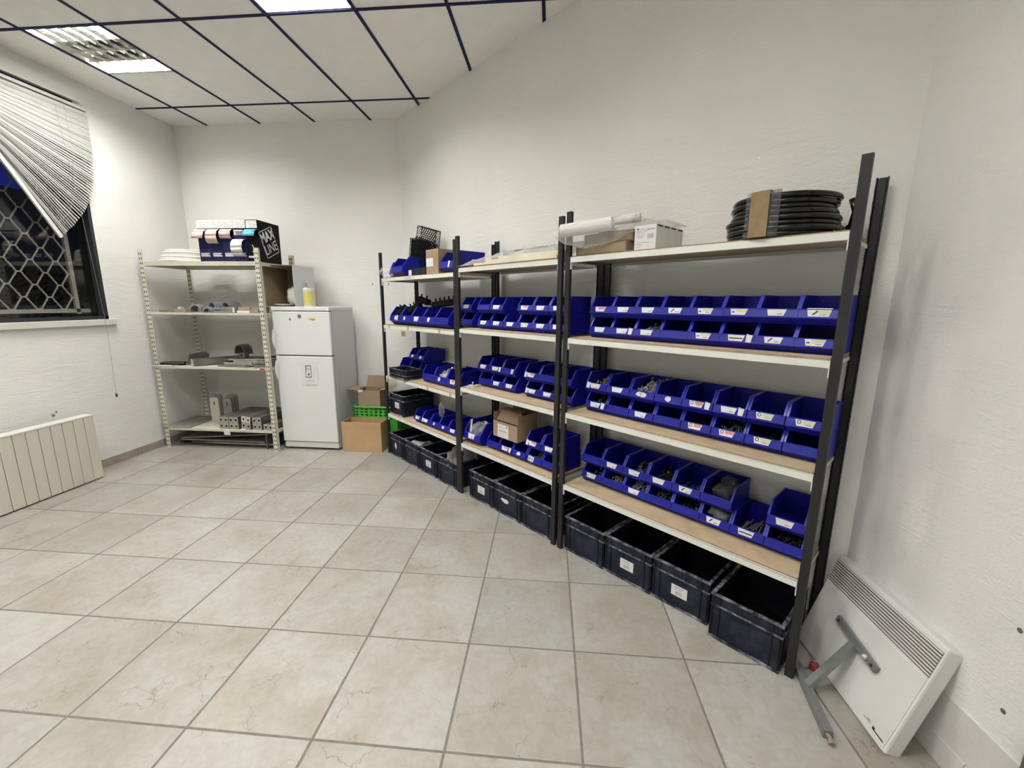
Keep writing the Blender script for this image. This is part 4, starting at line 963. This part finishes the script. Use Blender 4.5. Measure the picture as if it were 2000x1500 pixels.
def crate(s, d, z, kind, label, tagm, group, rz=0.0):
    A, B, W, D, H = CM[kind]
    t = thing('stacking_crate', label, 'crate', sw(s+W/2+.0075, d, z), TH+rz, group)
    link('body', A, t)
    for nm, me in B: link(nm, me, t)
    if tagm == 'card':
        b = MB(); y = -.0012; x0, z0 = -.042, .068
        b.box(x0,x0+.082,y,0,z0,z0+.058,0).box(x0+.014,x0+.062,y-.0006,y,z0+.046,z0+.050,1).box(x0+.02,x0+.058,y-.0006,y,z0+.036,z0+.038,1)
        for q in range(9): b.box(x0+.022+.004*q, x0+.0235+.004*q+(.001 if q%3 else 0), y-.0006, y, z0+.010, z0+.026, 1)
        b.build('label', [M_paper, M_gink], t)
    elif tagm == 'torn':
        b = MB(); rnd = random.Random(int(s*100)); n = 11; cw = .045 if s > 1 else .018; chh = .016 if s > 1 else .032
        b.add([(-.02+cw*(1+.3*rnd.uniform(-1,1))*math.cos(2*PI*q/n), -.001, .108+chh*(1+.3*rnd.uniform(-1,1))*math.sin(2*PI*q/n)) for q in range(n)], [tuple(range(n))])
        b.build('label', M_paper, t)
    elif tagm == 'smudge':
        b = MB()
        for q in range(4): b.box(-.025+.013*q, -.016+.013*q, -.0008, 0, .098, .108)
        b.build('old_glue', M_scuff, t)
    return t
GC = 'dark crates on the floor under the racks'
C1 = [('dark crate with a torn paper patch, first on the floor by the MDF box','torn'),('dark floor crate holding papers, second from the far end',None),('dark floor crate with a white card, third from the far end','card'),('dark floor crate stuffed with a clear bag, beside the far double post','smudge')]
for k, (l, tg) in enumerate(C1): crate(.034+.296*k, .014, 0, 'f', l, tg, GC)
C2 = [('dark floor crate with a white card, first under the middle rack','card'),('dark floor crate with a torn paper strip, centre of the middle rack','torn'),('unlabelled dark floor crate beside the double post of the near rack',None)]
for k, (l, tg) in enumerate(C2): crate(1.366+.299*k, .03, 0, 'f', l, tg, GC)
C3 = [('unlabelled dark floor crate, first under the near rack',None),('dark floor crate with a white card, second under the near rack','card'),('dark floor crate with a white card, third under the near rack','card'),('dark floor crate pulled forward at the near end post',None)]
for k, (l, tg) in enumerate(C3): crate([2.356,2.652,2.952,3.272][k], [.03,.036,.04,-.012][k], 0, 'f', l, tg, GC)
crate(.158, -.008, B1[2], 's', 'small shallow dark crate on the third shelf of the far rack', None, 'crates on the far rack', .03)
crate(.036, .038, B1[3], 't', 'tall dark crate with a white tag on the bottom shelf of the far rack', 'card', 'crates on the far rack')
slab_o = thing('shallow_tray', 'shallow dark tray with a white tag on top of the far rack', 'tray', sw(.60,.06,B1[0]), TH)
MB().box(-.14,.14,0,.003,0,.062).build('front_wall', M_cface, slab_o); MB().box(-.14,.14,.14,.143,0,.062).build('rear_wall', M_crate, slab_o); MB().box(-.14,-.137,.003,.14,0,.062).box(.137,.14,.003,.14,0,.062).build('side_walls', M_crate, slab_o); MB().box(-.137,.137,.003,.14,0,.003).build('base', M_crate, slab_o)
MB().box(-.135,-.085,-.001,0,.006,.05).build('label', M_paper, slab_o)

# ---- loose contents of bins
def heap(label, s0, s1, d0, d1, z, hmax, n, shape, M, size, seed, back=True):
    rnd = random.Random(seed); b = MB(); W_, D_ = s1-s0, d1-d0
    for k in range(n):
        u, v = rnd.random(), rnd.random(); prof = (0.5+.5*v) if back else 1-abs(u-.6)
        p = Vector((W_*u, D_*v, 0)); p.z = hmax*prof*rnd.random()**.35
        b.M = Matrix.Translation(p) @ Matrix.Rotation(rnd.uniform(0,6.3),4,'Z') @ Matrix.Rotation(rnd.uniform(-.9,.9),4,'X') @ Matrix.Rotation(rnd.uniform(-.9,.9),4,'Y')
        sz = size*rnd.uniform(.8,1.2)
        if shape == 'nut': b.lathe([(sz*.45,0),(sz,0),(sz,sz*.8),(sz*.45,sz*.8)], 6, cap=False)
        elif shape == 'bolt': b.lathe([(sz*.35,-sz*2.2),(sz*.35,0),(sz*.8,0),(sz*.8,sz*.6),(.0001,sz*.6)], 6)
        elif shape == 'rod': b.M = Matrix.Translation(p) @ Matrix.Rotation(rnd.uniform(-.25,.25),4,'Z'); b.box(-sz*.3,sz*.3,0,size*16,0,sz*.5)
        else: b.tube(ring_path(0,0,sz,0,10), sz*.2, 4, True)
    b.M = None
    o = b.build('loose_fasteners', M, None, smooth=False); place(o, sw(s0, d0, z), TH)
    return tag(o, label, 'fasteners', kind='stuff')
def bx3(lv, k, up=0): return (2.425+.1445*k, .10, B3[0]+ST*up) if lv == 0 else ((2.405+.1478*k, .115, B3[1]+ST*up) if lv == 1 else (2.390+.1463*k, .128, B3[2]+ST*up))
def fill(lv, k, up, label, h, n, shape, M, size, dfrac=(.03,.22)):
    s, d, z = bx3(lv, k, up); heap(label, s+.014, s+.13, d+dfrac[0]+.014, d+dfrac[1], z+.006, h, n, shape, M, size, 100*lv+10*k+up)
fill(0,2,0,'bright nuts in the third lower bin, second shelf, near rack',.085,130,'nut',M_bolt,.0075)
fill(1,0,1,'yellowish screws in the first upper bin, third shelf, near rack',.085,120,'bolt',M_brass,.006)
fill(1,2,1,'bright screws heaped in the third upper bin, third shelf, near rack',.10,190,'bolt',M_bolt,.0065)
fill(1,0,0,'thin dull screws in the first lower bin, third shelf, near rack',.075,110,'bolt',M_steel,.005)
fill(1,4,0,'few dark washers in the fifth lower bin, third shelf, near rack',.04,60,'ring',M_dbolt,.012)
fill(1,5,0,'dull long screws in the sixth lower bin, third shelf, near rack',.075,110,'bolt',M_steel,.006)
fill(1,6,0,'dark washers in the seventh lower bin, third shelf, near rack',.035,60,'ring',M_dbolt,.012)
fill(2,1,0,'steel clips in the second lower bin, bottom shelf, near rack',.055,50,'bolt',M_bolt,.008)
fill(2,2,0,'bright hooks in the third lower bin, bottom shelf, near rack',.065,80,'ring',M_bolt,.009)
fill(2,3,0,'few bolts in the fourth lower bin, bottom shelf, near rack',.05,40,'bolt',M_steel,.008)
fill(2,4,0,'dark bolts in the fifth lower bin, bottom shelf, near rack',.07,120,'bolt',M_dbolt,.0075)
fill(2,6,0,'steel rods lying in the seventh lower bin, bottom shelf, near rack',.035,16,'rod',M_steel,.007,(.03,.09))
fill(2,7,0,'black bolts in the last lower bin, bottom shelf, near rack',.07,140,'bolt',M_dbolt,.008)
fill(2,0,0,'few bright bolts in the first lower bin, bottom shelf, near rack',.04,25,'bolt',M_bolt,.007)
fill(2,2,1,'bolts and one bright ring in the third upper bin, bottom shelf, near rack',.05,50,'bolt',M_steel,.007)
fill(2,3,1,'dark nuts in the fourth upper bin, bottom shelf, near rack',.05,60,'nut',M_dbolt,.009)
fill(2,4,1,'long thin bolts in the fifth upper bin, bottom shelf, near rack',.03,14,'rod',M_steel,.005,(.03,.1))
heap('dark screws in the fifth upper bin, third shelf, middle rack', 2.022,2.135,.18,.34,B2[1]+ST+.006,.09,120,'bolt',M_dbolt,.007,71)
heap('dull screws in the fifth lower bin, third shelf, middle rack', 2.022,2.135,.18,.34,B2[1]+.006,.065,80,'bolt',M_steel,.006,72)
heap('steel screws in the bin tagged 8X15, bottom shelf, middle rack', 1.966,2.08,.12,.29,B2[2]+.006,.075,110,'bolt',M_steel,.006,73)
heap('bright zinc bolts heaped in the middle front bin, third shelf, far rack', .79,.95,.14,.34,B1[2]+.006,.165,340,'bolt',M_bolt,.010,74)
t = thing('bag_of_parts', 'grey plastic bag in the sixth upper bin, bottom shelf, near rack', 'bag', sw(2.390+.1463*5.5, .27, B3[2]+ST+.052), TH)
blob('bag_film', (0,0,0), .066, M_filmg, 11, (.85,1.3,.9), .75, 2.2, parent=t); blob('contents', (0,.01,-.015), .045, M_dsteel, 12, (.9,1.4,.6), .3, parent=t)
t = thing('bag_of_parts', 'pale grey plastic bag in the sixth lower bin, bottom shelf, near rack', 'bag', sw(2.390+.1463*5.5, .235, B3[2]+.055), TH)
blob('bag_film', (0,0,0), .06, M_film2, 13, (.85,1.1,.7), .6, 2.0, parent=t); blob('contents', (0,.01,-.012), .042, M_steel, 14, (.9,1.3,.6), .3, parent=t)
# black plastic fittings in the far bins
def fitting(loc, rz, ry, label, L=.2, nb=4):
    t = thing('black_fitting', label, 'fitting', loc, TH+rz, 'black fittings in the far bins', ry=ry)
    MB().box(-L/2,L/2,-.03,.03,0,.05).build('body', M_blkw, t, bevel=.006)
    for k in range(nb):
        b = MB(); b.M = Matrix.Translation((-L/2+L*(k+.5)/nb, 0, .05)); b.lathe([(.008,0),(.006,.03)], 8); b.build('peg', M_blkw, t)
    b = MB().tube(ring_path(0,0,.022,0,12), .007, 5, True); b.build('eyelet', M_blkw, t).location = (-L/2-.015, 0, .03)
fitting(sw(.80,.21,B1[1]+.178), .1, -.10, 'largest black plastic fitting lying across the far bins', .30, 5)
fitting(sw(.43,.14,B1[1]+.135), .3, -.35, 'black plastic fitting rising out of the second far bin', .14, 3)
fitting(sw(.46,.20,B1[1]+.20), .2, .25, 'black plastic fitting on top of the pile in the far bins', .14, 2)
fitting(sw(.23,.13,B1[1]+.11), .9, -.9, 'black plastic fitting standing in the first far bin', .13, 2)
t = thing('washer_pile', 'small pile of zinc washers and a bolt lying on the middle rack third shelf', 'hardware', sw(1.36,.075,B2[1]), TH)
for k in range(6):
    MB().tube(ring_path(.03*math.cos(k*1.1)*(k>0), .02*math.sin(k*1.7)*(k>0), .017, .003+.0035*(k%3), 14), .003, 5, True).build('washer', M_bolt, t)
MB().lathe([(.004,0),(.004,.03),(.008,.03),(.008,.036)], 8).build('bolt', M_bolt, t)

# ---------------------------------------------------------------- things on top of the racks
# wire baskets on the far rack
def wire_basket(label, loc, W, D, H, rz, ry, rx, nx, nz, solid=False):
    t = thing('wire_basket', label, 'basket', loc, TH+rz, 'black wire baskets', rx=rx, ry=ry); rr = .0032
    for z in (0, H): MB().tube([(-W/2,0,z),(W/2,0,z),(W/2,D,z),(-W/2,D,z)], rr, 6, True).build('frame_wire', M_blkw, t)
    for x, y in ((-W/2,0),(W/2,0),(W/2,D),(-W/2,D)): MB().tube([(x,y,0),(x,y,H)], rr, 6).build('corner_wire', M_blkw, t)
    for y in (0, D):
        b = MB()
        for i in range(-nz, nx):
            for sg in (1, -1):
                p = []
                for j in range(nz+1):
                    xi = (i+j) if sg > 0 else (nx-i-j)
                    if 0 <= xi <= nx: p.append((-W/2+W*xi/nx, y, H*j/nz))
                if len(p) > 1: b.tube(p, .0021, 4)
        b.build('mesh_side', M_blkw, t)
    if solid: MB().box(-W/2+.01, W/2-.01, .004, .008, .004, H*.98).build('solid_panel', M_black, t)
    return t
wire_basket('tall black wire basket tilted back on the far rack', sw(.285,.32,B1[0]+.155), .33, .045, .30, 0, .26, 0, 9, 8)
wire_basket('lower black wire basket with a solid panel, leaning in front', sw(.275,.262,B1[0]+.03), .36, .05, .315, 0, .20, 0, 8, 7, True)
wire_basket('black wire basket half hidden behind the cardboard carton', sw(.425,.20,B1[0]+.055), .30, .04, .27, 0, .32, 0, 8, 6)
o = blob('plastic_bag', sw(.115,.035,B1[0]+.052), .052, M_film, 21, (1.5,.7,.8), .5, 2.3); tag(o, 'crumpled clear bag over the bin at the far rack corner', 'bag')
t = thing('cardboard_carton', 'cardboard carton with a white label between the blue bins on the far rack', 'carton', sw(.775,.05,B1[0]), TH)
MB().box(0,.182,0,.19,0,.195).build('carton_body', M_card, t, bevel=.002)
MB().box(.003,.108,-.001,0,.062,.128).build('shipping_label', M_paper, t)
b = MB()
for q in range(4): b.box(.012+.024*q,.012+.024*q+.006+.005*(q%2),-.001,0,.140,.172)
for q in range(5): b.box(.11,.175,-.001,0,.06+.02*q,.063+.02*q)
b.build('printed_symbols', M_cardd, t)
# long plastic bag with beige sheets on the middle rack
t = thing('long_plastic_bag', 'long clear plastic bag of beige sheets on top of the middle rack', 'bag', sw(1.29,.0,1.7715), TH)
b = MB(); NX, NY = 44, 9; L, Dp = .955, .20
for i in range(NX+1):
    for j in range(NY+1):
        u, v = i/NX, j/NY; env = min(1, u*2.6)*math.sin(PI*min(max(v,0.0),1.0))**.6
        z = (.014+.066*env)*(1+.5*noise.noise(Vector((u*9,v*4,2)))) + .010*noise.noise(Vector((u*30,v*9,5)))
        b.v.append((L*u, -.018+.028*abs(noise.noise(Vector((u*6,0,1))))+(Dp)*v, max(.003,z) if 0 < j < NY else .004))
for i in range(NX):
    for j in range(NY): a = i*(NY+1)+j; b.f.append((a,a+NY+1,a+NY+2,a+1)); b.mi.append(0)
b.build('bag_film', M_film, t, smooth=True)
for k in range(3):
    MB().box(.17+.12*k, .945, .02+.01*k, .155, 0.003+.0165*k, .0185+.0165*k).build('foam_sheet', M_foam, t)
t = thing('clear_channel', 'translucent grey channel strip lying behind the long plastic bag', 'strip', sw(1.44,.31,1.772), TH, ry=-.004)
MB().box(0,.82,0,.003,.05,.115).build('web', M_filmg, t); MB().box(0,.82,-.04,.003,.115,.118).build('flange', M_filmg, t); MB().box(0,.82,-.05,.003,0,.05).build('base_strip', M_wpaper, t)
# flat cartons, paper rolls in film, white cartons, hose
for k, (lab, s, d, z) in enumerate([('lower flat brown carton under the wrapped rolls', 2.365, .03, 1.7755), ('upper flat brown carton under the wrapped rolls', 2.40, .055, 1.8305)]):
    t = thing('flat_carton', lab, 'carton', sw(s,d,z), TH, 'flat cartons on the near rack')
    W = .318 if k == 0 else .30; H = .0535
    MB().box(0,W,0.004,.28,0,H).build('tray', M_cardd, t); MB().box(.02,W-.003,0,.004,.005,H-.004).build('front_flap', M_cardd, t); MB().box(0,W,0,.28,H-.002,H+.0005).build('lid', M_card, t)
def roll(lab, a, c, rad, M):
    t = thing('paper_roll', lab, 'roll', (0,0,0), 0, 'wrapped rolls on the near rack'); a, c = Vector(a), Vector(c); d = (c-a).normalized()
    MB().tube([a, c], rad, 20).build('roll_body', M, t, smooth=False); MB().tube([a-d*.001, a], rad*.55, 14).build('core_start', M_cardd, t); MB().tube([c, c+d*.001], rad*.7, 14).build('core_end', M_wpaper, t)
roll('front white paper roll wrapped in clear film, hanging past the post', sw(2.335,-.055,1.901), sw(2.600,.030,1.918), .034, M_wpaper)
roll('rear thin white roll above the flat brown cartons', sw(2.345,.02,1.930), sw(2.70,.12,1.946), .022, M_wpaper)
t = thing('wrapping_film', 'clear wrinkled film around the paper rolls on the near rack', 'film', (0,0,0))
b = MB(); NX, NA = 22, 14
for i in range(NX+1):
    u = i/NX; c0 = Vector(sw(2.300+.42*u, -.060+.125*u, 1.890+.02*u)); n0 = Vector((-su_, cu_, 0))
    for j in range(NA):
        a = 2*PI*j/NA; rr = .044*(1+.25*noise.noise(Vector((u*7,math.cos(a)*2,math.sin(a)*2)))) * (.45+.55*min(1,u*8)); dr = .065*max(0,-math.sin(a))*math.sin(PI*min(1,u*1.05))
        b.v.append(tuple(c0 + n0*(rr*math.cos(a)*1.15) + Vector((0,0,rr*math.sin(a)*.95 - dr*.75))))
for i in range(NX):
    for j in range(NA): b.f.append((i*NA+j, i*NA+(j+1)%NA, (i+1)*NA+(j+1)%NA, (i+1)*NA+j)); b.mi.append(0)
b.build('front_sleeve', M_film2, t, smooth=True)
b = MB()
for i in range(13):
    for j in range(7):
        u, v = i/12, j/6; p = Vector(sw(2.52+.36*u, .12+.16*v, 1.90+.055*math.sin(PI*u)*math.sin(PI*(v*.8+.2)) + .012*noise.noise(Vector((u*6,v*5,3))))); b.v.append(tuple(p))
for i in range(12):
    for j in range(6): a = i*7+j; b.f.append((a,a+7,a+8,a+1)); b.mi.append(0)
b.build('loose_end', M_film2, t, smooth=True)
for k in range(4):
    t = thing('white_carton', ['front white carton with a printed label on the near rack','second white carton behind the labelled one','third white carton in the row behind the label','rearmost white carton of the row near the wall'][k], 'carton', sw(2.727,.035+.0655*k,1.7755), TH, 'row of white cartons')
    MB().box(0,.1145,0,.0645,0,.1135).build('carton_body', M_white, t, bevel=.0015); MB().box(.1147,.1152,.008,.056,.104,.1105).box(.06,.114,.004,.0605,.1138,.1142).build('lid_gap', M_hole, t)
    if k == 0:
        MB().box(.002,.1125,-.0008,0,.002,.111).build('label_sheet', M_paper, t); b = MB(); y = -.0014
        b.box(.012,.022,y,-.0008,.094,.101,0)
        for q, (x, ww, z) in enumerate([(.026,.035,.095),(.012,.03,.087),(.045,.03,.088),(.012,.055,.081),(.012,.02,.072),(.034,.02,.072),(.012,.04,.064),(.02,.025,.057),(.008,.075,.033),(.008,.035,.024),(.008,.022,.012)]): b.box(x,x+ww,y,-.0008,z,z+.0022,1)
        for q in range(10): b.box(.070+.0033*q, .0718+.0033*q, y, -.0008, .050, .072, 1)
        for q in range(5): b.box(.068+.008*q, .0735+.008*q, y, -.0008, .089, .0965, 1)
        b.build('label_print', [M_ink, M_gink], t)
t = thing('hose_coil', 'coil of black rubber hose on top of the near rack', 'hose', sw(3.315,.192,1.7755), TH)
for k in range(8):
    R = .186+(.006 if k < 4 else -.008)+.004*math.sin(k*2.2)
    MB().tube(ring_path(.004*math.sin(k*1.9), .004*math.cos(k*2.3), R, .0105+.0198*k, 48, k, .004), .0108, 9, True).build('loop', M_blk, t, smooth=True)
def wrap(a0, a1, R, z0, z1, M, name):
    b = MB(); n = 8
    P = lambda rr, a, z: (rr*math.cos(a), rr*math.sin(a), z)
    for q in range(n):
        A0, A1 = a0+(a1-a0)*q/n, a0+(a1-a0)*(q+1)/n
        b.quad(P(R,A0,z0),P(R,A1,z0),P(R,A1,z1),P(R,A0,z1)); b.quad(P(R,A0,z1),P(R,A1,z1),P(R-.05,A1,z1),P(R-.05,A0,z1))
    b.build(name, M, t, smooth=False)
wrap(math.radians(-106), math.radians(-87), 0.2075, .0, .168, M_btape, 'tape_band'); wrap(math.radians(-112), math.radians(-77), 0.2045, .0, .1655, M_filmg, 'film_band')
t.rotation_euler.z = TH
tp = [sw(3.42,.345,1.79), sw(3.485,.325,1.797), sw(3.525,.31,1.83), sw(3.535,.30,1.88), sw(3.520,.295,1.928)]
t = thing('hose_end', 'free end of black hose curling up beside the near end post', 'hose', (0,0,0))
MB().tube(tp, .0115, 10).build('hose', M_blk, t, smooth=True); d = (Vector(tp[-1])-Vector(tp[-2])).normalized()
MB().tube([Vector(tp[-1]), Vector(tp[-1])+d*.0015], .0112, 12).build('cut_face', M_steel, t); MB().tube([Vector(tp[-1])+d*.001, Vector(tp[-1])+d*.0022], .0065, 10).build('bore', M_hole, t)

# ---------------------------------------------------------------- lower items on the racks
t = thing('torn_cardboard_box', 'torn cardboard box with a shipping label standing on the blue bins', 'box', sw(1.617,.065,.5595), TH)
W, D, H, th = .256, .20, .118, .004
MB().box(0,W,0,th,0,H).build('front_panel', M_card, t); MB().box(0,W,D-th,D,0,H+.08).build('rear_panel', M_cardi, t); MB().box(0,th,th,D-th,0,H+.06).build('side_panel', M_cardi, t); MB().box(W-th,W,th,D-th,0,H+.07).build('side_panel', M_cardd, t); MB().box(th,W-th,th,D-th,0,th).build('bottom_panel', M_cardi, t)
MB().prism([(.0,H),(W,H),(W-.012,H+.09),(.045,H+.09)], 0, .004, 'xz').build('front_flap', M_card, t).rotation_euler = (-.25,0,0); t.children[-1].location = (0,.002+.0,-.0); t.children[-1].rotation_euler = (0,0,0)
MB().box(.05,W-.015,.004,.10,H+.086,H+.09).build('top_flap', M_cardi, t)
MB().box(.05,.165,-.001,0,.004,.10).build('shipping_label', M_paper, t); b = MB(); y = -.0016
for q in range(16): b.box(.066+.0052*q, .0685+.0052*q+(.001 if q%3==0 else 0), y, -.001, .045, .058, 1)
for x, ww, z in ((.062,.05,.086),(.062,.04,.08),(.062,.07,.072),(.062,.05,.034),(.062,.08,.024),(.062,.06,.014)): b.box(x,x+ww,y,-.001,z,z+.002,1 if z < .08 else 2)
b.box(.142,.154,y,-.001,.084,.092,0); b.build('label_print', [M_ink, M_gink, M_red], t)
t = thing('bag_bundle', 'crumpled clear plastic bags with white tags in the large blue bin', 'bag', sw(1.395,.13,.53), TH)
blob('bag_film', (0,0,0), .07, M_film, 31, (1.1,1.2,.9), .6, 2.4, parent=t); blob('bag_film', (.035,.02,.015), .05, M_film, 32, (1,1,.9), .6, 2.8, parent=t)
MB().bar((-.085,-.03,.08),(-.045,-.075,-.02),.03,.002,(0,1,.3)).build('card_tag', M_wpaper, t); MB().bar((.0,.03,.055),(.06,.01,.068),.03,.002,(0,1,0)).build('card_tag', M_wpaper, t)
o = blob('plastic_bag', sw(.80,.15,.575), .05, M_film, 33, (.5,.5,1.5), .5, 2.2); o.data.materials[0] = M_film2; tag(o, 'clear plastic bag standing out of a bin on the far rack bottom shelf', 'bag')
t = thing('plastic_bag', 'big crinkled clear bag bulging out of the fourth floor crate', 'bag', sw(1.075,.16,.20), TH)
blob('bag_film', (0,0,0), .115, M_film, 34, (1.0,1.15,.8), .45, 2.6, parent=t); blob('bag_film', (.03,.12,.03), .09, M_film, 35, (1,1.1,.9), .5, 2.8, parent=t); blob('contents', (0,.02,-.05), .09, M_gplast, 36, (1.1,1.2,.6), .2, parent=t)
for k, (s, d, z, a, M, lab) in enumerate([(.43,.10,.185,.4,M_wpaper,'white sheet sticking up in the second floor crate'),(.50,.16,.178,-.2,M_cardd,'brown sheet of card in the second floor crate'),(.47,.22,.165,.1,M_wpaper,'lower pale sheet in the second floor crate')]):
    t = thing('loose_sheet', lab, 'paper', sw(s,d,z), TH+a, 'papers in the second floor crate', rx=.12-.1*k); MB().box(-.07,.07,-.04,.04,0,.001).build('sheet', M, t); MB().box(-.07,-.055,-.04,.04,.001,.004).build('curled_edge', M, t)
o = blob('loose_papers', sw(.475,.18,.09), .10, M_cardd, 41, (1.15,1.6,.75), .25, 2.5); tag(o, 'crumpled brown packing filling the second floor crate', 'packing')
o = blob('grey_lump', sw(3.17,.15,.07), .05, M_gplast, 42, (1.3,1.2,.9), .25, 2); tag(o, 'pale grey wrapped lump in the third crate under the near rack', 'packing')
o = blob('grey_lump', sw(2.80,.2,.045), .05, M_dsteel, 43, (1.5,1.8,.7), .3, 2.6); tag(o, 'dark lump at the bottom of the second crate under the near rack', 'packing')
t = thing('metal_offcut', 'small pale metal offcut in the crate at the near end post', 'metal part', sw(3.50,.10,.11), TH+.3, rx=.5); MB().box(-.022,.022,-.02,.02,0,.004).build('plate', M_steel, t); MB().box(.015,.022,-.02,.02,0,.03).build('flange', M_steel, t)
o = blob('dark_packing', sw(3.42,.17,.055), .055, M_blkw, 44, (2.0,2.3,.8), .35, 2.6); tag(o, 'dark jumble at the bottom of the crate by the near end post', 'packing')

# ---------------------------------------------------------------- heater and bracket at the right wall
ht = thing('panel_heater', 'white convector heater leaning against the right wall', 'heater', (1.168, 1.305, 0.004), PI/2, rx=0)
ht.rotation_euler = (Matrix.Rotation(math.radians(17.0),4,'Y') @ Matrix.Rotation(PI/2,4,'Z')).to_euler()
# local: x along the wall (+y world), y towards the camera side is -x world -> local y = -world x ; build with depth to negative y
HW, HH, HD = .535, .448, .062
MB().box(0,HW,-HD,-.004,.0,HH).build('casing', M_heat, ht, bevel=.008)
MB().box(.008,HW-.008,-.006,0.0,.006,.322).build('front_panel', M_heat, ht, bevel=.003)
MB().box(.007,HW-.007,-.0046,-.0038,.326,HH-.02).build('grille_recess', M_slot, ht)
for k in range(9):
    z = .330+.0112*k; MB().prism([(-.0045,z),(.0,z+.002),(.0,z+.0058),(-.0045,z+.0066)], .008, HW-.008).build('grille_slat', M_heat, ht)
b = MB().box(.016,.062,-.0,.0006,.03,.034).box(.058,.068,0,.0006,.031,.041); b.build('maker_mark', M_ink, ht)
b = MB().box(.080,.112,0,.0006,.036,.039).box(.082,.096,0,.0006,.042,.046); b.build('pale_mark', M_gink, ht)
bk = thing('steel_bracket', 'galvanised H-shaped steel bracket leaning on the white heater', 'bracket', (0,0,0))
A0, A1, A2 = Vector((1.082,1.70,.018)), Vector((1.052,1.540,.018)), Vector((1.016,1.345,.018))
MB().bar(A0, A2, .030, .030).build('foot_bar', M_galv, bk)
B0, B1_, Bm = Vector((1.221,1.672,.240)), Vector((1.216,1.445,.206)), Vector((1.209,1.562,.214))
MB().bar(A1+Vector((0,0,.014)), Bm, .032, .006, (-.8,0,.5)).build('web_bar', M_galv, bk); MB().bar(A1+Vector((0,-.016,.012)), Bm+Vector((.0,-.016,0)), .003, .02, (-.8,0,.5)).build('web_flange', M_galv, bk)
MB().bar(B0, B1_, .026, .014, (-.95,0,.3)).build('top_bar', M_galv, bk)
for p, nm in ((B0+(B1_-B0)*.07,'hole'), (B0+(B1_-B0)*.92,'hole')):
    b = MB(); b.M = Matrix.Translation(p+Vector((-.0085,0,.0028))) @ Matrix.Rotation(-math.radians(72),4,'Y'); b.lathe([(.006,0),(.0055,.0012)], 10); b.build('bolt_hole', M_hole, bk)
b = MB(); b.M = Matrix.Translation(B0+(B1_-B0)*.78+Vector((-.009,0,.003))) @ Matrix.Rotation(-math.radians(72),4,'Y'); b.lathe([(.011,0),(.011,.007),(.006,.007),(.006,.013)], 6); b.build('nut', M_bolt, bk)
b = MB(); b.M = Matrix.Translation(A2+Vector((-.001,.012,.0))); b.tube([(0,0,0),(-.003,-.03,.004),(-.006,-.045,-.002)], [.008,.007,.012], 8); b.build('end_bolt', M_cardd, bk)
MB().bar(A2+Vector((.0,.0,.0)), A2+Vector((-.003,-.002,0)), .03, .028).build('end_cap', M_dsteel, bk)
t = thing('red_reel', 'small red plastic cap on the floor behind the bracket', 'cap', (1.142,1.652,.0)); b = MB(); b.lathe([(.013,0),(.016,.004),(.014,.028),(.008,.034)], 14); b.build('cap_body', M_redb, t, smooth=True); MB().lathe([(.006,.034),(.006,.042)], 10).build('tip', M_steel, t)
t = thing('grey_tube', 'dark grey metal tube leaning at the bottom right picture corner', 'tube', (0,0,0)); MB().tube([(1.296,1.036,0.0),(1.320,1.036,.80)], .024, 14).build('pipe', M_galv, t, smooth=True); MB().tube([(1.296,1.036,0),(1.2963,1.036,.012)], .0255, 14).build('end_cap', M_gasket, t)
